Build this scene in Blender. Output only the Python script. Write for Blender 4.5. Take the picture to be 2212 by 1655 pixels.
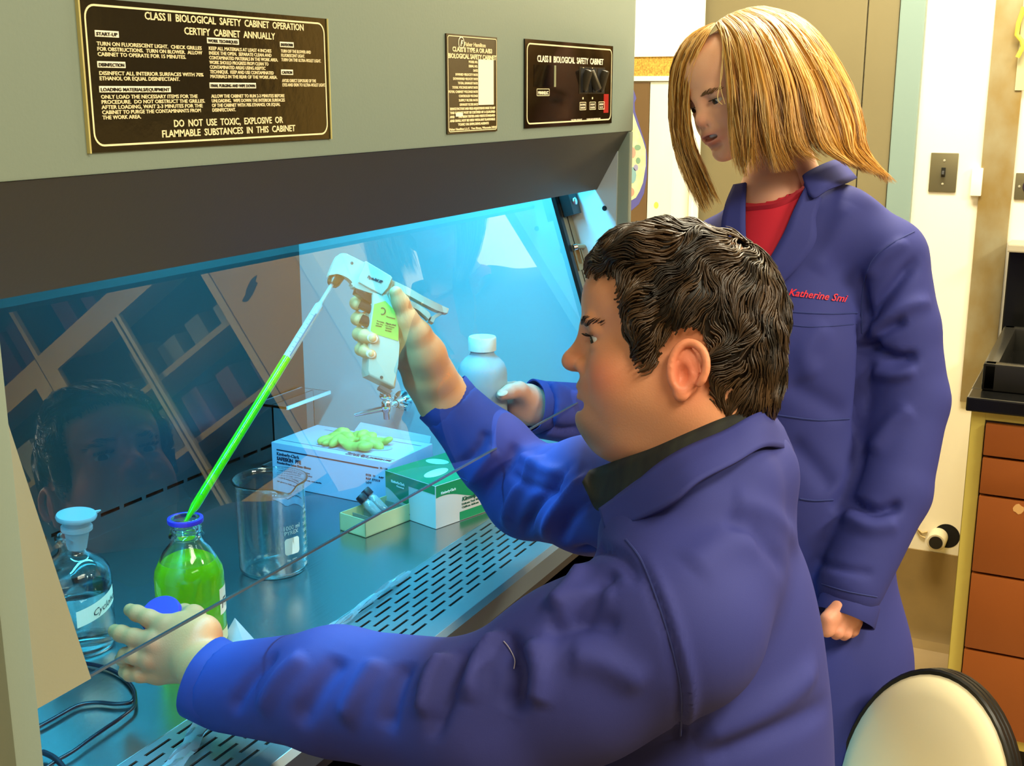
import bpy, bmesh, math, random
import numpy as np
from mathutils import Vector, Matrix, Euler

for o in list(bpy.data.objects):
    bpy.data.objects.remove(o)
SC = bpy.context.scene
COL = SC.collection

# ------------------------------------------------------------------ camera
F_PX, CXP, CYP = 2600.0, 1106.0, 827.5
TH = math.atan(632/2600.0)                       # pitch down
AZ = math.atan(1344/math.hypot(2600.0, 632))     # heading from +X towards +Y
CAM = Vector((0, 0, 1.62))
FW = Vector((math.cos(TH)*math.cos(AZ), math.cos(TH)*math.sin(AZ), -math.sin(TH)))
RT = Vector((math.sin(AZ), -math.cos(AZ), 0))
UP = RT.cross(FW)
cam_data = bpy.data.cameras.new('camera')
cam_data.sensor_fit = 'HORIZONTAL'
cam_data.sensor_width = 36.0
cam_data.lens = F_PX/2212*36.0
cam_data.clip_start = 0.02
cam = bpy.data.objects.new('camera', cam_data)
COL.objects.link(cam)
cam.matrix_world = Matrix.Translation(CAM) @ Matrix((RT, UP, -FW)).transposed().to_4x4()
SC.camera = cam

# ------------------------------------------------------------------ view
SC.view_settings.view_transform = 'Standard'
SC.view_settings.look = 'None'
SC.view_settings.gamma = 1.0
SC.view_settings.use_curve_mapping = False
SC.view_settings.exposure = 0.0

world = bpy.data.worlds.new('world')
SC.world = world
world.use_nodes = True
world.node_tree.nodes['Background'].inputs[0].default_value = (1.0, 0.90, 0.70, 1)
world.node_tree.nodes['Background'].inputs[1].default_value = 0.03

def area(name, loc, size, power, col, rot=(0, 0, 0), spread=None):
    l = bpy.data.lights.new(name, 'AREA')
    l.shape = 'RECTANGLE'; l.size, l.size_y = size
    l.energy = power; l.color = col
    if spread: l.spread = spread
    o = bpy.data.objects.new(name, l); COL.objects.link(o)
    o.location = loc; o.rotation_euler = rot
    return o
WARM = (1.0, 0.90, 0.66)
# ceiling fluorescents of the lab: (x, y, length along x, length along y, watts)
CEIL = [(2.75, 0.35, 0.5, 1.2, 80), (0.45, -0.75, 1.2, 0.5, 40), (1.7, -1.9, 1.2, 0.5, 125), (-0.9, 0.4, 0.5, 1.2, 12)]
for i, (x, y, sx, sy, w) in enumerate(CEIL):
    area('ceiling_light_lamp', (x, y, 2.735), (sx*.9, sy*.9), w, WARM)
# fluorescent/UV tube of the safety cabinet
area('cabinet_lamp_light', (1.27, 0.95, 1.675), (1.22, 0.05), 23, (0.06, 0.62, 1.0), (math.radians(0), 0, 0))

# ------------------------------------------------------------------ helpers
def ray(px, py):
    return FW + RT*((px-CXP)/F_PX) - UP*((py-CYP)/F_PX)
def at(px, py, depth):                 # point seen at that pixel, `depth` metres along the view axis
    return CAM + ray(px, py)*depth
def on(px, py, axis, val):             # point seen at that pixel on the plane axis = val
    d = ray(px, py)
    return CAM + d*((val-CAM[axis])/d[axis])

def lin(c):
    if isinstance(c, str):
        c = c.lstrip('#'); c = [int(c[i:i+2], 16)/255 for i in (0, 2, 4)]
    return tuple((v/12.92 if v <= .04045 else ((v+.055)/1.055)**2.4) for v in c[:3]) + (1.0,)

MATS = {}
def mat(name, col='#808080', rough=0.5, metal=0.0, spec=0.5, bump=None, var=None, trans=0.0, ior=1.45,
        emit=None, coat=0.0, sub=0.0, alpha=1.0, sheen=0.0, aniso=0.0):
    """bump=(scale, strength, (sx,sy,sz)), var=(scale, amount, (sx,sy,sz)) object-space noise"""
    if name in MATS: return MATS[name]
    m = bpy.data.materials.new(name); m.use_nodes = True
    nt = m.node_tree; b = nt.nodes['Principled BSDF']
    c = lin(col)
    b.inputs['Base Color'].default_value = c
    b.inputs['Roughness'].default_value = rough
    b.inputs['Metallic'].default_value = metal
    b.inputs['Specular IOR Level'].default_value = spec
    b.inputs['Transmission Weight'].default_value = trans
    b.inputs['IOR'].default_value = ior
    b.inputs['Coat Weight'].default_value = coat
    b.inputs['Alpha'].default_value = alpha
    b.inputs['Sheen Weight'].default_value = sheen
    b.inputs['Anisotropic'].default_value = aniso
    if sub:
        b.inputs['Subsurface Weight'].default_value = sub
        b.inputs['Subsurface Radius'].default_value = (1.0, .35, .2)
        b.inputs['Subsurface Scale'].default_value = .006
    if emit:
        b.inputs['Emission Color'].default_value = lin(emit[0])
        b.inputs['Emission Strength'].default_value = emit[1]
    if bump or var:
        tc = nt.nodes.new('ShaderNodeTexCoord')
    if bump:
        mp = nt.nodes.new('ShaderNodeMapping'); mp.inputs['Scale'].default_value = bump[2] if len(bump) > 2 else (1, 1, 1)
        nz = nt.nodes.new('ShaderNodeTexNoise'); nz.inputs['Scale'].default_value = bump[0]; nz.inputs['Detail'].default_value = 4
        bp = nt.nodes.new('ShaderNodeBump'); bp.inputs['Strength'].default_value = bump[1]; bp.inputs['Distance'].default_value = bump[3] if len(bump) > 3 else 0.002
        nt.links.new(tc.outputs['Object'], mp.inputs[0]); nt.links.new(mp.outputs[0], nz.inputs['Vector'])
        nt.links.new(nz.outputs[0], bp.inputs['Height']); nt.links.new(bp.outputs[0], b.inputs['Normal'])
    if var:
        mp = nt.nodes.new('ShaderNodeMapping'); mp.inputs['Scale'].default_value = var[2] if len(var) > 2 else (1, 1, 1)
        nz = nt.nodes.new('ShaderNodeTexNoise'); nz.inputs['Scale'].default_value = var[0]; nz.inputs['Detail'].default_value = 5
        rp = nt.nodes.new('ShaderNodeValToRGB')
        rp.color_ramp.elements[0].position = .3; rp.color_ramp.elements[1].position = .7
        if len(var) > 3: c0, c1 = lin(var[3]), c
        else: c0 = tuple(v*(1-var[1]) for v in c[:3])+(1,); c1 = tuple(min(1, v*(1+var[1])) for v in c[:3])+(1,)
        rp.color_ramp.elements[0].color = c0; rp.color_ramp.elements[1].color = c1
        nt.links.new(tc.outputs['Object'], mp.inputs[0]); nt.links.new(mp.outputs[0], nz.inputs['Vector'])
        nt.links.new(nz.outputs[0], rp.inputs[0]); nt.links.new(rp.outputs[0], b.inputs['Base Color'])
    MATS[name] = m
    return m

def glass(name, col=(1, 1, 1), ior=1.45, rough=0.0, shadow=0.75):
    """clear glass; thin light paths so that lamps shine through it"""
    if name in MATS: return MATS[name]
    m = bpy.data.materials.new(name); m.use_nodes = True
    b = m.node_tree.nodes['Principled BSDF']
    b.inputs['Base Color'].default_value = (*col, 1); b.inputs['Roughness'].default_value = rough
    b.inputs['Transmission Weight'].default_value = 1; b.inputs['IOR'].default_value = ior
    MATS[name] = m
    return m

class MB:
    """collects simple shapes into one mesh"""
    def __init__(s): s.bm = bmesh.new()
    def box(s, lo, hi, bevel=0.0, rot=None, pivot=None, seg=2):
        lo, hi = Vector(lo), Vector(hi)
        r = bmesh.ops.create_cube(s.bm, size=1.0)
        vs = r['verts']
        for v in vs:
            v.co = Vector(((lo[i]+hi[i])/2 + v.co[i]*(hi[i]-lo[i]) for i in range(3)))
        if bevel:
            es = list({e for v in vs for e in v.link_edges})
            rr = bmesh.ops.bevel(s.bm, geom=es, offset=bevel, segments=seg, affect='EDGES', profile=.6)
            vs = list({v for f in rr['faces'] for v in f.verts} | {v for v in vs if v.is_valid})
        if rot is not None:
            pv = Vector(pivot) if pivot is not None else (lo+hi)/2
            for v in vs: v.co = rot @ (v.co-pv) + pv
        return vs
    def poly(s, pts):
        vs = [s.bm.verts.new(p) for p in pts]
        s.bm.faces.new(vs); return vs
    def prism(s, pts, vec):                       # polygon swept along vec
        vec = Vector(vec); n = len(pts)
        a = [s.bm.verts.new(Vector(p)) for p in pts]; b = [s.bm.verts.new(Vector(p)+vec) for p in pts]
        s.bm.faces.new(a[::-1]); s.bm.faces.new(b)
        for i in range(n): s.bm.faces.new((a[i], a[(i+1) % n], b[(i+1) % n], b[i]))
        return a+b
    def lathe(s, prof, seg=48, org=(0, 0, 0), axis=None, spout=None):
        """prof: [(r, z)...] ; optional matrix axis"""
        rings = []
        for (r, z) in prof:
            if r < 1e-6: rings.append([s.bm.verts.new((0, 0, z))]); continue
            rings.append([s.bm.verts.new((r*math.cos(2*math.pi*k/seg), r*math.sin(2*math.pi*k/seg), z)) for k in range(seg)])
        for a, b in zip(rings, rings[1:]):
            if len(a) == 1 and len(b) == 1: continue
            for k in range(seg):
                k2 = (k+1) % seg
                if len(a) == 1: s.bm.faces.new((a[0], b[k2], b[k]))
                elif len(b) == 1: s.bm.faces.new((a[k], a[k2], b[0]))
                else: s.bm.faces.new((a[k], a[k2], b[k2], b[k]))
        M = axis or Matrix.Identity(4)
        for rg in rings:
            for v in rg:
                if spout: v.co = spout(v.co)
                v.co = M @ v.co + Vector(org)
        return rings
    def tube(s, pts, rad, seg=8, caps=True, up=None, flat=1.0):
        pts = [Vector(p) for p in pts]; n = len(pts)
        if not hasattr(rad, '__len__'): rad = [rad]*n
        rings = []; prev = None
        for i, p in enumerate(pts):
            t = (pts[min(i+1, n-1)]-pts[max(i-1, 0)]).normalized()
            if prev is None:
                ref = Vector(up) if up is not None else (Vector((0, 0, 1)) if abs(t.z) < .9 else Vector((1, 0, 0)))
                u = (ref-t*ref.dot(t)).normalized()
            else: u = (prev-t*prev.dot(t)).normalized()
            prev = u; w = t.cross(u)
            rings.append([s.bm.verts.new(p+(u*math.cos(2*math.pi*k/seg)*flat+w*math.sin(2*math.pi*k/seg))*rad[i]) for k in range(seg)])
        for a, b in zip(rings, rings[1:]):
            for k in range(seg): s.bm.faces.new((a[k], a[(k+1) % seg], b[(k+1) % seg], b[k]))
        if caps: s.bm.faces.new(rings[0][::-1]); s.bm.faces.new(rings[-1])
        return rings
    def xform(s, M):
        for v in s.bm.verts: v.co = M @ v.co
        return s
    def build(s, name, m, parent=None, smooth=None, **kw):
        bmesh.ops.recalc_face_normals(s.bm, faces=s.bm.faces)
        me = bpy.data.meshes.new(name); s.bm.to_mesh(me); s.bm.free()
        o = bpy.data.objects.new(name, me); COL.objects.link(o)
        me.materials.append(m)
        if smooth is not None:
            me.polygons.foreach_set('use_smooth', [True]*len(me.polygons))
            if smooth < 180:
                me.set_sharp_from_angle(angle=math.radians(smooth))
        if parent: attach(o, parent)
        tag(o, **kw)
        return o

def world_of(o):
    m = Matrix.Translation(o.location) @ o.rotation_euler.to_matrix().to_4x4()
    return world_of(o.parent) @ o.matrix_parent_inverse @ m if o.parent else m
def attach(o, parent):
    o.parent = parent
    o.matrix_parent_inverse = world_of(parent).inverted()
def tag(o, label=None, cat=None, group=None, kind=None):
    if label: o['label'] = label
    if cat: o['category'] = cat
    if group: o['group'] = group
    if kind: o['kind'] = kind
    return o
def empty(name, loc, label, cat, group=None):
    o = bpy.data.objects.new(name, None); COL.objects.link(o)
    o.location = loc; o.empty_display_size = .05
    return tag(o, label, cat, group)

def text_mesh(txt, size, width=None, extrude=0.0004, align='LEFT', shear=0.0, spacing=1.0, bold=0.0):
    """flat lettering in the XY plane as mesh data; width = forced total width"""
    cu = bpy.data.curves.new('txt', 'FONT'); cu.body = txt; cu.size = size; cu.extrude = extrude
    cu.shear = shear; cu.space_character = spacing; cu.align_x = align; cu.resolution_u = 2; cu.offset = bold
    o = bpy.data.objects.new('txt', cu); COL.objects.link(o)
    dg = bpy.context.evaluated_depsgraph_get(); dg.update()
    me = bpy.data.meshes.new_from_object(o.evaluated_get(dg))
    bpy.data.objects.remove(o)
    co = np.empty(len(me.vertices)*3, dtype=np.float32); me.vertices.foreach_get('co', co)
    co = co.reshape(-1, 3)
    if width and len(co):
        x0, x1 = co[:, 0].min(), co[:, 0].max()
        k = width/max(1e-6, x1-x0)
        co[:, 0] *= k
    return me, co
def lettering(name, items, M, m, parent, **kw):
    """items: list of (text, x, y, size, width or None, align); M: matrix plane->world"""
    V = []; Fc = []; n = 0
    for it in items:
        txt, x, y, size, width, align = it[:6]
        sh = it[6] if len(it) > 6 else 0.0
        me, co = text_mesh(txt, size, width, align=align, shear=sh, bold=(it[7] if len(it) > 7 else 0))
        if not len(co): continue
        V.append(co + np.array([x, y, 0])); 
        for p in me.polygons: Fc.append([v+n for v in p.vertices])
        n += len(co)
        bpy.data.meshes.remove(me)
    V = np.concatenate(V)
    V = [(M @ Vector(v)) for v in V]
    me = bpy.data.meshes.new(name); me.from_pydata(V, [], Fc)
    o = bpy.data.objects.new(name, me); COL.objects.link(o); me.materials.append(m)
    if parent: attach(o, parent)
    return tag(o, **kw)
def plane_M(origin, ux, uy):
    ux = Vector(ux).normalized(); uy = Vector(uy).normalized(); n = ux.cross(uy)
    M = Matrix((ux, uy, n)).transposed().to_4x4(); M.translation = Vector(origin); return M

# ------------------------------------------------------------------ signed-distance modelling
class Vol:
    """smooth-blended solid built from primitives on a grid, meshed by surface nets"""
    def __init__(s, lo, hi, h):
        s.h = h; s.lo = np.array(lo, dtype=np.float32)
        s.n = np.ceil((np.array(hi)-np.array(lo))/h).astype(int)+1
        s.d = np.full(tuple(s.n), 0.05, dtype=np.float32)
    def _sub(s, lo, hi):
        a = np.clip(np.floor((np.array(lo)-s.lo)/s.h).astype(int), 0, s.n)
        b = np.clip(np.ceil((np.array(hi)-s.lo)/s.h).astype(int)+1, 0, s.n)
        if (b <= a).any(): return None
        sl = tuple(slice(a[i], b[i]) for i in range(3))
        g = [s.lo[i]+s.h*np.arange(a[i], b[i], dtype=np.float32) for i in range(3)]
        return sl, g[0][:, None, None], g[1][None, :, None], g[2][None, None, :]
    def _mix(s, sl, d, k, op):
        D = s.d[sl]
        if op == '+':
            if k > 0:
                h = np.clip(.5+.5*(D-d)/k, 0, 1); s.d[sl] = D*(1-h)+d*h-k*h*(1-h)
            else: s.d[sl] = np.minimum(D, d)
        else:
            if k > 0:
                h = np.clip(.5-.5*(D+d)/k, 0, 1); s.d[sl] = D*(1-h)-d*h+k*h*(1-h)
            else: s.d[sl] = np.maximum(D, -d)
    def ell(s, c, r, k=.01, R=None, op='+'):
        c = Vector(c); r = Vector(r) if hasattr(r, '__len__') else Vector((r, r, r))
        m = max(r)+k*1.5+.02
        q = s._sub([c[i]-m for i in range(3)], [c[i]+m for i in range(3)])
        if q is None: return s
        sl, X, Y, Z = q
        X, Y, Z = X-c[0], Y-c[1], Z-c[2]
        if R is not None:
            Ri = R.transposed()
            X, Y, Z = (Ri[0][0]*X+Ri[0][1]*Y+Ri[0][2]*Z, Ri[1][0]*X+Ri[1][1]*Y+Ri[1][2]*Z, Ri[2][0]*X+Ri[2][1]*Y+Ri[2][2]*Z)
        k0 = np.sqrt((X/r[0])**2+(Y/r[1])**2+(Z/r[2])**2)
        k1 = np.sqrt((X/r[0]**2)**2+(Y/r[1]**2)**2+(Z/r[2]**2)**2)
        d = k0*(k0-1)/np.maximum(k1, 1e-5)
        d = np.where(k0 < .05, -min(r), d)
        s._mix(sl, d.astype(np.float32), k, op); return s
    def cap(s, a, b, ra, rb=None, k=.01, op='+', flat=None, fdir=None):
        """tapered capsule; flat<1 squeezes the section along fdir"""
        a, b = Vector(a), Vector(b); rb = ra if rb is None else rb
        m = max(ra, rb)+k*1.5+.02
        q = s._sub([min(a[i], b[i])-m for i in range(3)], [max(a[i], b[i])+m for i in range(3)])
        if q is None: return s
        sl, X, Y, Z = q
        ab = b-a; L2 = max(1e-9, ab.dot(ab))
        px, py, pz = X-a[0], Y-a[1], Z-a[2]
        t = np.clip((px*ab[0]+py*ab[1]+pz*ab[2])/L2, 0, 1)
        qx, qy, qz = px-t*ab[0], py-t*ab[1], pz-t*ab[2]
        if flat:
            f = Vector(fdir).normalized(); w = qx*f[0]+qy*f[1]+qz*f[2]; g = 1/flat-1
            qx, qy, qz = qx+w*f[0]*g, qy+w*f[1]*g, qz+w*f[2]*g
            d = (np.sqrt(qx*qx+qy*qy+qz*qz)-(ra+(rb-ra)*t))*(flat+1)/2
        else:
            d = np.sqrt(qx*qx+qy*qy+qz*qz)-(ra+(rb-ra)*t)
        s._mix(sl, d.astype(np.float32), k, op); return s
    def chain(s, pts, rad, k=.01, **kw):
        for i in range(len(pts)-1): s.cap(pts[i], pts[i+1], rad[i], rad[i+1], k, **kw)
        return s
    def half(s, p, n, k=0.0):                  # cut away everything on the +n side of the plane
        p, n = Vector(p), Vector(n).normalized()
        g = [s.lo[i]+s.h*np.arange(s.n[i], dtype=np.float32) for i in range(3)]
        d = -((g[0][:, None, None]-p[0])*n[0]+(g[1][None, :, None]-p[1])*n[1]+(g[2][None, None, :]-p[2])*n[2])
        s._mix((slice(None),)*3, d.astype(np.float32), k, '-'); return s
    def mesh(s):
        d = s.d
        ins = d < 0
        c = ins[:-1, :-1, :-1].astype(np.int8)
        cnt = np.zeros_like(c)
        for i in (0, 1):
            for j in (0, 1):
                for k in (0, 1):
                    cnt += ins[i:i+c.shape[0], j:j+c.shape[1], k:k+c.shape[2]]
        act = (cnt > 0) & (cnt < 8)
        idx = np.argwhere(act)
        vid = np.full(act.shape, -1, dtype=np.int64); vid[act] = np.arange(len(idx))
        acc = np.zeros((len(idx), 3)); num = np.zeros(len(idx))
        corners = [(i, j, k) for i in (0, 1) for j in (0, 1) for k in (0, 1)]
        val = {cn: d[idx[:, 0]+cn[0], idx[:, 1]+cn[1], idx[:, 2]+cn[2]] for cn in corners}
        for a in corners:
            for ax in range(3):
                if a[ax] == 0:
                    b = list(a); b[ax] = 1; b = tuple(b)
                    va, vb = val[a], val[b]; mk = (va < 0) != (vb < 0)
                    t = np.where(mk, va/np.where(mk, va-vb, 1), 0)
                    P = np.array(a, float)[None, :].repeat(len(idx), 0); P[:, ax] = t
                    acc[mk] += P[mk]; num[mk] += 1
        V = (idx+acc/np.maximum(num, 1)[:, None])*s.h+s.lo
        Q = []
        for ax in range(3):
            o1, o2 = [(1, 2), (2, 0), (0, 1)][ax]
            sl0 = [slice(1, -1)]*3; sl0[ax] = slice(0, -1)
            sl1 = list(sl0); sl1[ax] = slice(1, None)
            A = ins[tuple(sl0)]; B = ins[tuple(sl1)]
            for flip, mk in ((False, A & ~B), (True, ~A & B)):
                e = np.argwhere(mk)
                if not len(e): continue
                for q in (o1, o2): e[:, q] += 1
                def cell(du, dv):
                    cc = e.copy(); cc[:, o1] -= du; cc[:, o2] -= dv
                    return vid[cc[:, 0], cc[:, 1], cc[:, 2]]
                q4 = np.stack([cell(1, 1), cell(0, 1), cell(0, 0), cell(1, 0)], 1)
                if flip: q4 = q4[:, ::-1]
                Q.append(q4)
        Q = np.concatenate(Q); Q = Q[(Q >= 0).all(1)]
        return V, Q

def np_object(name, V, Q, m, parent=None, smooth=True, color=None, relax=0, **kw):
    me = bpy.data.meshes.new(name)
    V = np.asarray(V, dtype=np.float32)
    if relax:
        E = np.concatenate([Q[:, [i, (i+1) % 4]] for i in range(4)])
        for _ in range(relax):
            acc = np.zeros_like(V); n = np.zeros(len(V), dtype=np.float32)
            for k in range(3): acc[:, k] = np.bincount(E[:, 0], V[E[:, 1], k], len(V))+np.bincount(E[:, 1], V[E[:, 0], k], len(V))
            n = np.bincount(E[:, 0], minlength=len(V))+np.bincount(E[:, 1], minlength=len(V))
            V = (V*.5+.5*acc/np.maximum(n, 1)[:, None]).astype(np.float32)
    nq = len(Q); k = Q.shape[1]
    me.vertices.add(len(V)); me.vertices.foreach_set('co', V.ravel())
    me.loops.add(nq*k); me.loops.foreach_set('vertex_index', Q.astype(np.int32).ravel())
    me.polygons.add(nq); me.polygons.foreach_set('loop_start', np.arange(0, nq*k, k, dtype=np.int32))
    me.update(calc_edges=True); me.validate()
    if smooth: me.polygons.foreach_set('use_smooth', [True]*len(me.polygons))
    if color is not None:
        ca = me.color_attributes.new('Col', 'FLOAT_COLOR', 'POINT')
        cc = np.ones((len(V), 4), dtype=np.float32); cc[:, :3] = color(V) if callable(color) else color
        ca.data.foreach_set('color', cc.ravel())
    me.materials.append(m)
    o = bpy.data.objects.new(name, me); COL.objects.link(o)
    if parent: attach(o, parent)
    return tag(o, **kw)

def strands(name, curves, m, parent, seg=4, **kw):
    """curves: list of (pts Nx3, radii N, colour rgb); all become one mesh of tapered locks"""
    V = []; Q = []; C = []; n = 0
    for pts, rad, colr in curves:
        pts = np.asarray(pts, float); N = len(pts)
        t = np.gradient(pts, axis=0); t /= np.linalg.norm(t, axis=1)[:, None]+1e-9
        ref = np.array([0.3, 0.2, 1.0]) if abs(t[0] @ np.array([.3, .2, 1.])) < .9 else np.array([1., 0, 0])
        u = np.cross(t, ref); u /= np.linalg.norm(u, axis=1)[:, None]+1e-9
        w = np.cross(t, u)
        a = np.arange(seg)*2*math.pi/seg
        ring = pts[:, None, :]+np.asarray(rad)[:, None, None]*(u[:, None, :]*np.cos(a)[None, :, None]+w[:, None, :]*np.sin(a)[None, :, None])
        V.append(ring.reshape(-1, 3)); C.append(np.tile(colr, (N*seg, 1)))
        i = np.arange(N-1)[:, None]*seg; k = np.arange(seg)[None, :]
        k2 = (k+1) % seg
        Q.append(np.stack([i+k, i+k2, i+seg+k2, i+seg+k], -1).reshape(-1, 4)+n); n += N*seg
    return np_object(name, np.concatenate(V), np.concatenate(Q), m, parent, color=np.concatenate(C), **kw)

def col_mat(name, rough=.5, spec=.5, sub=0.0, bump=None, sheen=0.0, coat=0.0):
    """principled material reading the mesh's own colour attribute"""
    m = mat(name, '#808080', rough, 0, spec, bump=bump, sub=sub, sheen=sheen, coat=coat)
    nt = m.node_tree
    a = nt.nodes.new('ShaderNodeVertexColor'); a.layer_name = 'Col'
    nt.links.new(a.outputs[0], nt.nodes['Principled BSDF'].inputs['Base Color'])
    return m
def L3(c): return np.array(lin(c)[:3])
# ================================================================== the room
def thin_pane(name, tint, gain=1.75):
    """flat pane: clear transmission with Fresnel reflection on its outer face"""
    m = bpy.data.materials.new(name); m.use_nodes = True
    nt = m.node_tree; nt.nodes.remove(nt.nodes['Principled BSDF'])
    t = nt.nodes.new('ShaderNodeBsdfTransparent'); t.inputs[0].default_value = (*tint, 1)
    g = nt.nodes.new('ShaderNodeBsdfGlossy'); g.inputs['Roughness'].default_value = 0.0
    f = nt.nodes.new('ShaderNodeFresnel'); f.inputs[0].default_value = 1.5
    k = nt.nodes.new('ShaderNodeMath'); k.operation = 'MULTIPLY'; k.inputs[1].default_value = gain
    bk = nt.nodes.new('ShaderNodeNewGeometry'); n = nt.nodes.new('ShaderNodeMath'); n.operation = 'SUBTRACT'; n.inputs[0].default_value = 1.0
    p = nt.nodes.new('ShaderNodeMath'); p.operation = 'MULTIPLY'; p.use_clamp = True; x = nt.nodes.new('ShaderNodeMixShader')
    L = nt.links.new
    L(bk.outputs['Backfacing'], n.inputs[1]); L(f.outputs[0], k.inputs[0]); L(k.outputs[0], p.inputs[0]); L(n.outputs[0], p.inputs[1])
    L(p.outputs[0], x.inputs[0]); L(t.outputs[0], x.inputs[1]); L(g.outputs[0], x.inputs[2]); L(x.outputs[0], nt.nodes['Material Output'].inputs['Surface'])
    return m
m_pane = thin_pane('cupboard_pane', (.95, .96, .94))

XW = 3.57
m_wall = mat('wall_paint', '#f2ead2', .6, bump=(60, .05))
m_ceil = mat('ceiling_tile', '#e6e2d6', .9, bump=(90, .3))
m_floor = mat('floor_vinyl', '#9a8460', .4, var=(3, .2))
def struct(o): o['kind'] = 'structure'; return o
b = MB(); b.box((-2.2, -4.1, -.05), (3.7, 1.75, 0)); struct(b.build('floor', m_floor))
b = MB(); b.box((-2.2, -4.1, 2.8), (3.7, 1.75, 2.85)); struct(b.build('ceiling', m_ceil))
b = MB(); b.box((XW, -4.1, 0), (XW+.1, 1.75, 2.8)); struct(b.build('wall_far', m_wall))
b = MB(); b.box((-2.2, 1.65, 0), (XW, 1.75, 2.8)); struct(b.build('wall_left', m_wall))
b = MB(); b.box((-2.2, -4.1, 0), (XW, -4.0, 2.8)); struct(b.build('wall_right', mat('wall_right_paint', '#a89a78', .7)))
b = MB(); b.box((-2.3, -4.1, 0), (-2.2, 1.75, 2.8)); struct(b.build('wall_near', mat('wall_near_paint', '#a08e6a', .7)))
# vinyl cove base along the far wall
m_cove = mat('cove_vinyl', '#8b7346', .45, var=(6, .15))
b = MB(); b.prism([(XW, .9, .285), (XW, .9, 0), (XW-.07, .9, 0), (XW-.03, .9, .012), (XW-.012, .9, .04), (XW-.006, .9, .285)], (0, -.66, 0))
struct(b.build('baseboard_far', m_cove, smooth=35))

for i, (x, y, sx, sy, w) in enumerate(CEIL):
    e = empty('ceiling_light', (x, y, 2.8), ['warm ceiling light panel above the far doors', 'warm ceiling light panel behind the camera', 'warm ceiling light panel over the middle of the lab', 'warm ceiling light panel beside the near wall'][i], 'ceiling light')
    b = MB(); b.box((x-sx/2, y-sy/2, 2.76), (x+sx/2, y+sy/2, 2.8)); b.build('fixture_frame', mat('fixture_white', '#e8e8e0', .4, metal=.1), e)
    b = MB(); b.box((x-sx*.46, y-sy*.46, 2.745), (x+sx*.46, y+sy*.46, 2.76)); b.build('diffuser', mat('diffuser', '#fff4d8', .5, emit=('#fff0c8', 2.0)), e)

# door with steel frame -------------------------------------------------
m_door = mat('door_olive', '#7c7354', .45, bump=(40, .04), var=(2, .06))
m_frame = mat('frame_bluegrey', '#7f958f', .45)
d = bpy.data.objects.new('door_1', None); COL.objects.link(d); d.location = (XW, .9, 0); struct(d)
b = MB(); b.box((XW-.022, .683, .01), (XW-.004, 1.20, 2.10), .003); b.build('door_leaf', m_door, d)
b = MB(); b.box((XW-.022, .596, .01), (XW-.004, .680, 2.10), .003); b.build('door_leaf', m_door, d)
b = MB(); b.box((XW-.03, .527, 0), (XW, .594, 2.16), .004); b.box((XW-.03, .594, 2.10), (XW, 1.30, 2.16), .004); b.box((XW-.03, 1.20, 0), (XW, 1.27, 2.10), .004)
b.build('door_frame', m_frame, d)
b = MB(); b.tube([(XW-.022, .70, 1.0), (XW-.06, .70, 1.0), (XW-.06, .75, 1.0), (XW-.06, .82, 1.0)], .009); b.build('door_handle', mat('handle_steel', '#b0b0a8', .3, 1), d, smooth=40)

# notice board with cork strip, papers ------------------------------------
e = empty('notice_board', (XW-.04, 1.35, 1.1), 'white notice board with a cork strip between the cabinet and the door', 'notice board')
m_wb = mat('board_white', '#fbf8ea', .35)
b = MB(); b.box((XW-.05, 1.142, .9), (XW-.035, 1.62, 2.2), .003); b.build('panel', m_wb, e)
b = MB(); b.box((XW-.058, 1.165, 1.662), (XW-.05, 1.62, 1.718)); b.build('cork_strip', mat('cork', '#c19a44', .9, var=(220, .45)), e)
b = MB(); b.box((XW-.062, 1.16, 1.648), (XW-.05, 1.62, 1.662)); b.box((XW-.062, 1.16, 1.718), (XW-.05, 1.62, 1.728)); b.box((XW-.062, 1.158, 1.22), (XW-.05, 1.165, 1.728)); b.build('strip_frame', m_wb, e)
b = MB(); b.box((XW-.075, 1.15, 1.185), (XW-.05, 1.62, 1.205), .003); b.build('ledge', mat('ledge_cream', '#f2e8c0', .5), e)
e = empty('poster', (XW-.055, 1.45, 1.2), 'dark brown poster with a blue edged pale map shape beside the cabinet', 'poster')
b = MB(); b.box((XW-.0565, 1.302, 1.215), (XW-.0525, 1.58, 1.645)); b.build('sheet', mat('poster_brown', '#6b5334', .4), e)
# irregular outline (Y offset from cabinet edge, z)
def blob(name, pts, x, m, parent, th=.0006):
    b = MB(); b.prism([(x, y, z) for y, z in pts], (-th, 0, 0)); return b.build(name, m, parent)
def px2yz(lst, X=XW): return [tuple(on(px, py, 0, X))[1:] for px, py in lst]
outer = px2yz([(1374, 178), (1382, 190), (1389, 212), (1385, 222), (1386, 240), (1393, 262), (1402, 290), (1409, 312), (1412, 340), (1411, 380), (1405, 415), (1394, 438), (1374, 455)])+[(1.5, 1.24), (1.55, 1.40), (1.5, 1.60)]
inner = px2yz([(1374, 194), (1380, 204), (1383, 212), (1379, 228), (1383, 246), (1391, 270), (1402, 298), (1409, 322), (1409, 356), (1403, 392), (1396, 410), (1388, 424), (1374, 432)])+[(1.48, 1.27), (1.52, 1.40), (1.48, 1.58)]
blob('map_outline', outer, XW-.0565, mat('map_blue', '#5a5aa8', .4), e)
blob('map_shape', inner, XW-.0571, mat('map_pale', '#dfe6bd', .4, var=(45, .2, (1, 1, 1), '#c8d8a0')), e)
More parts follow.
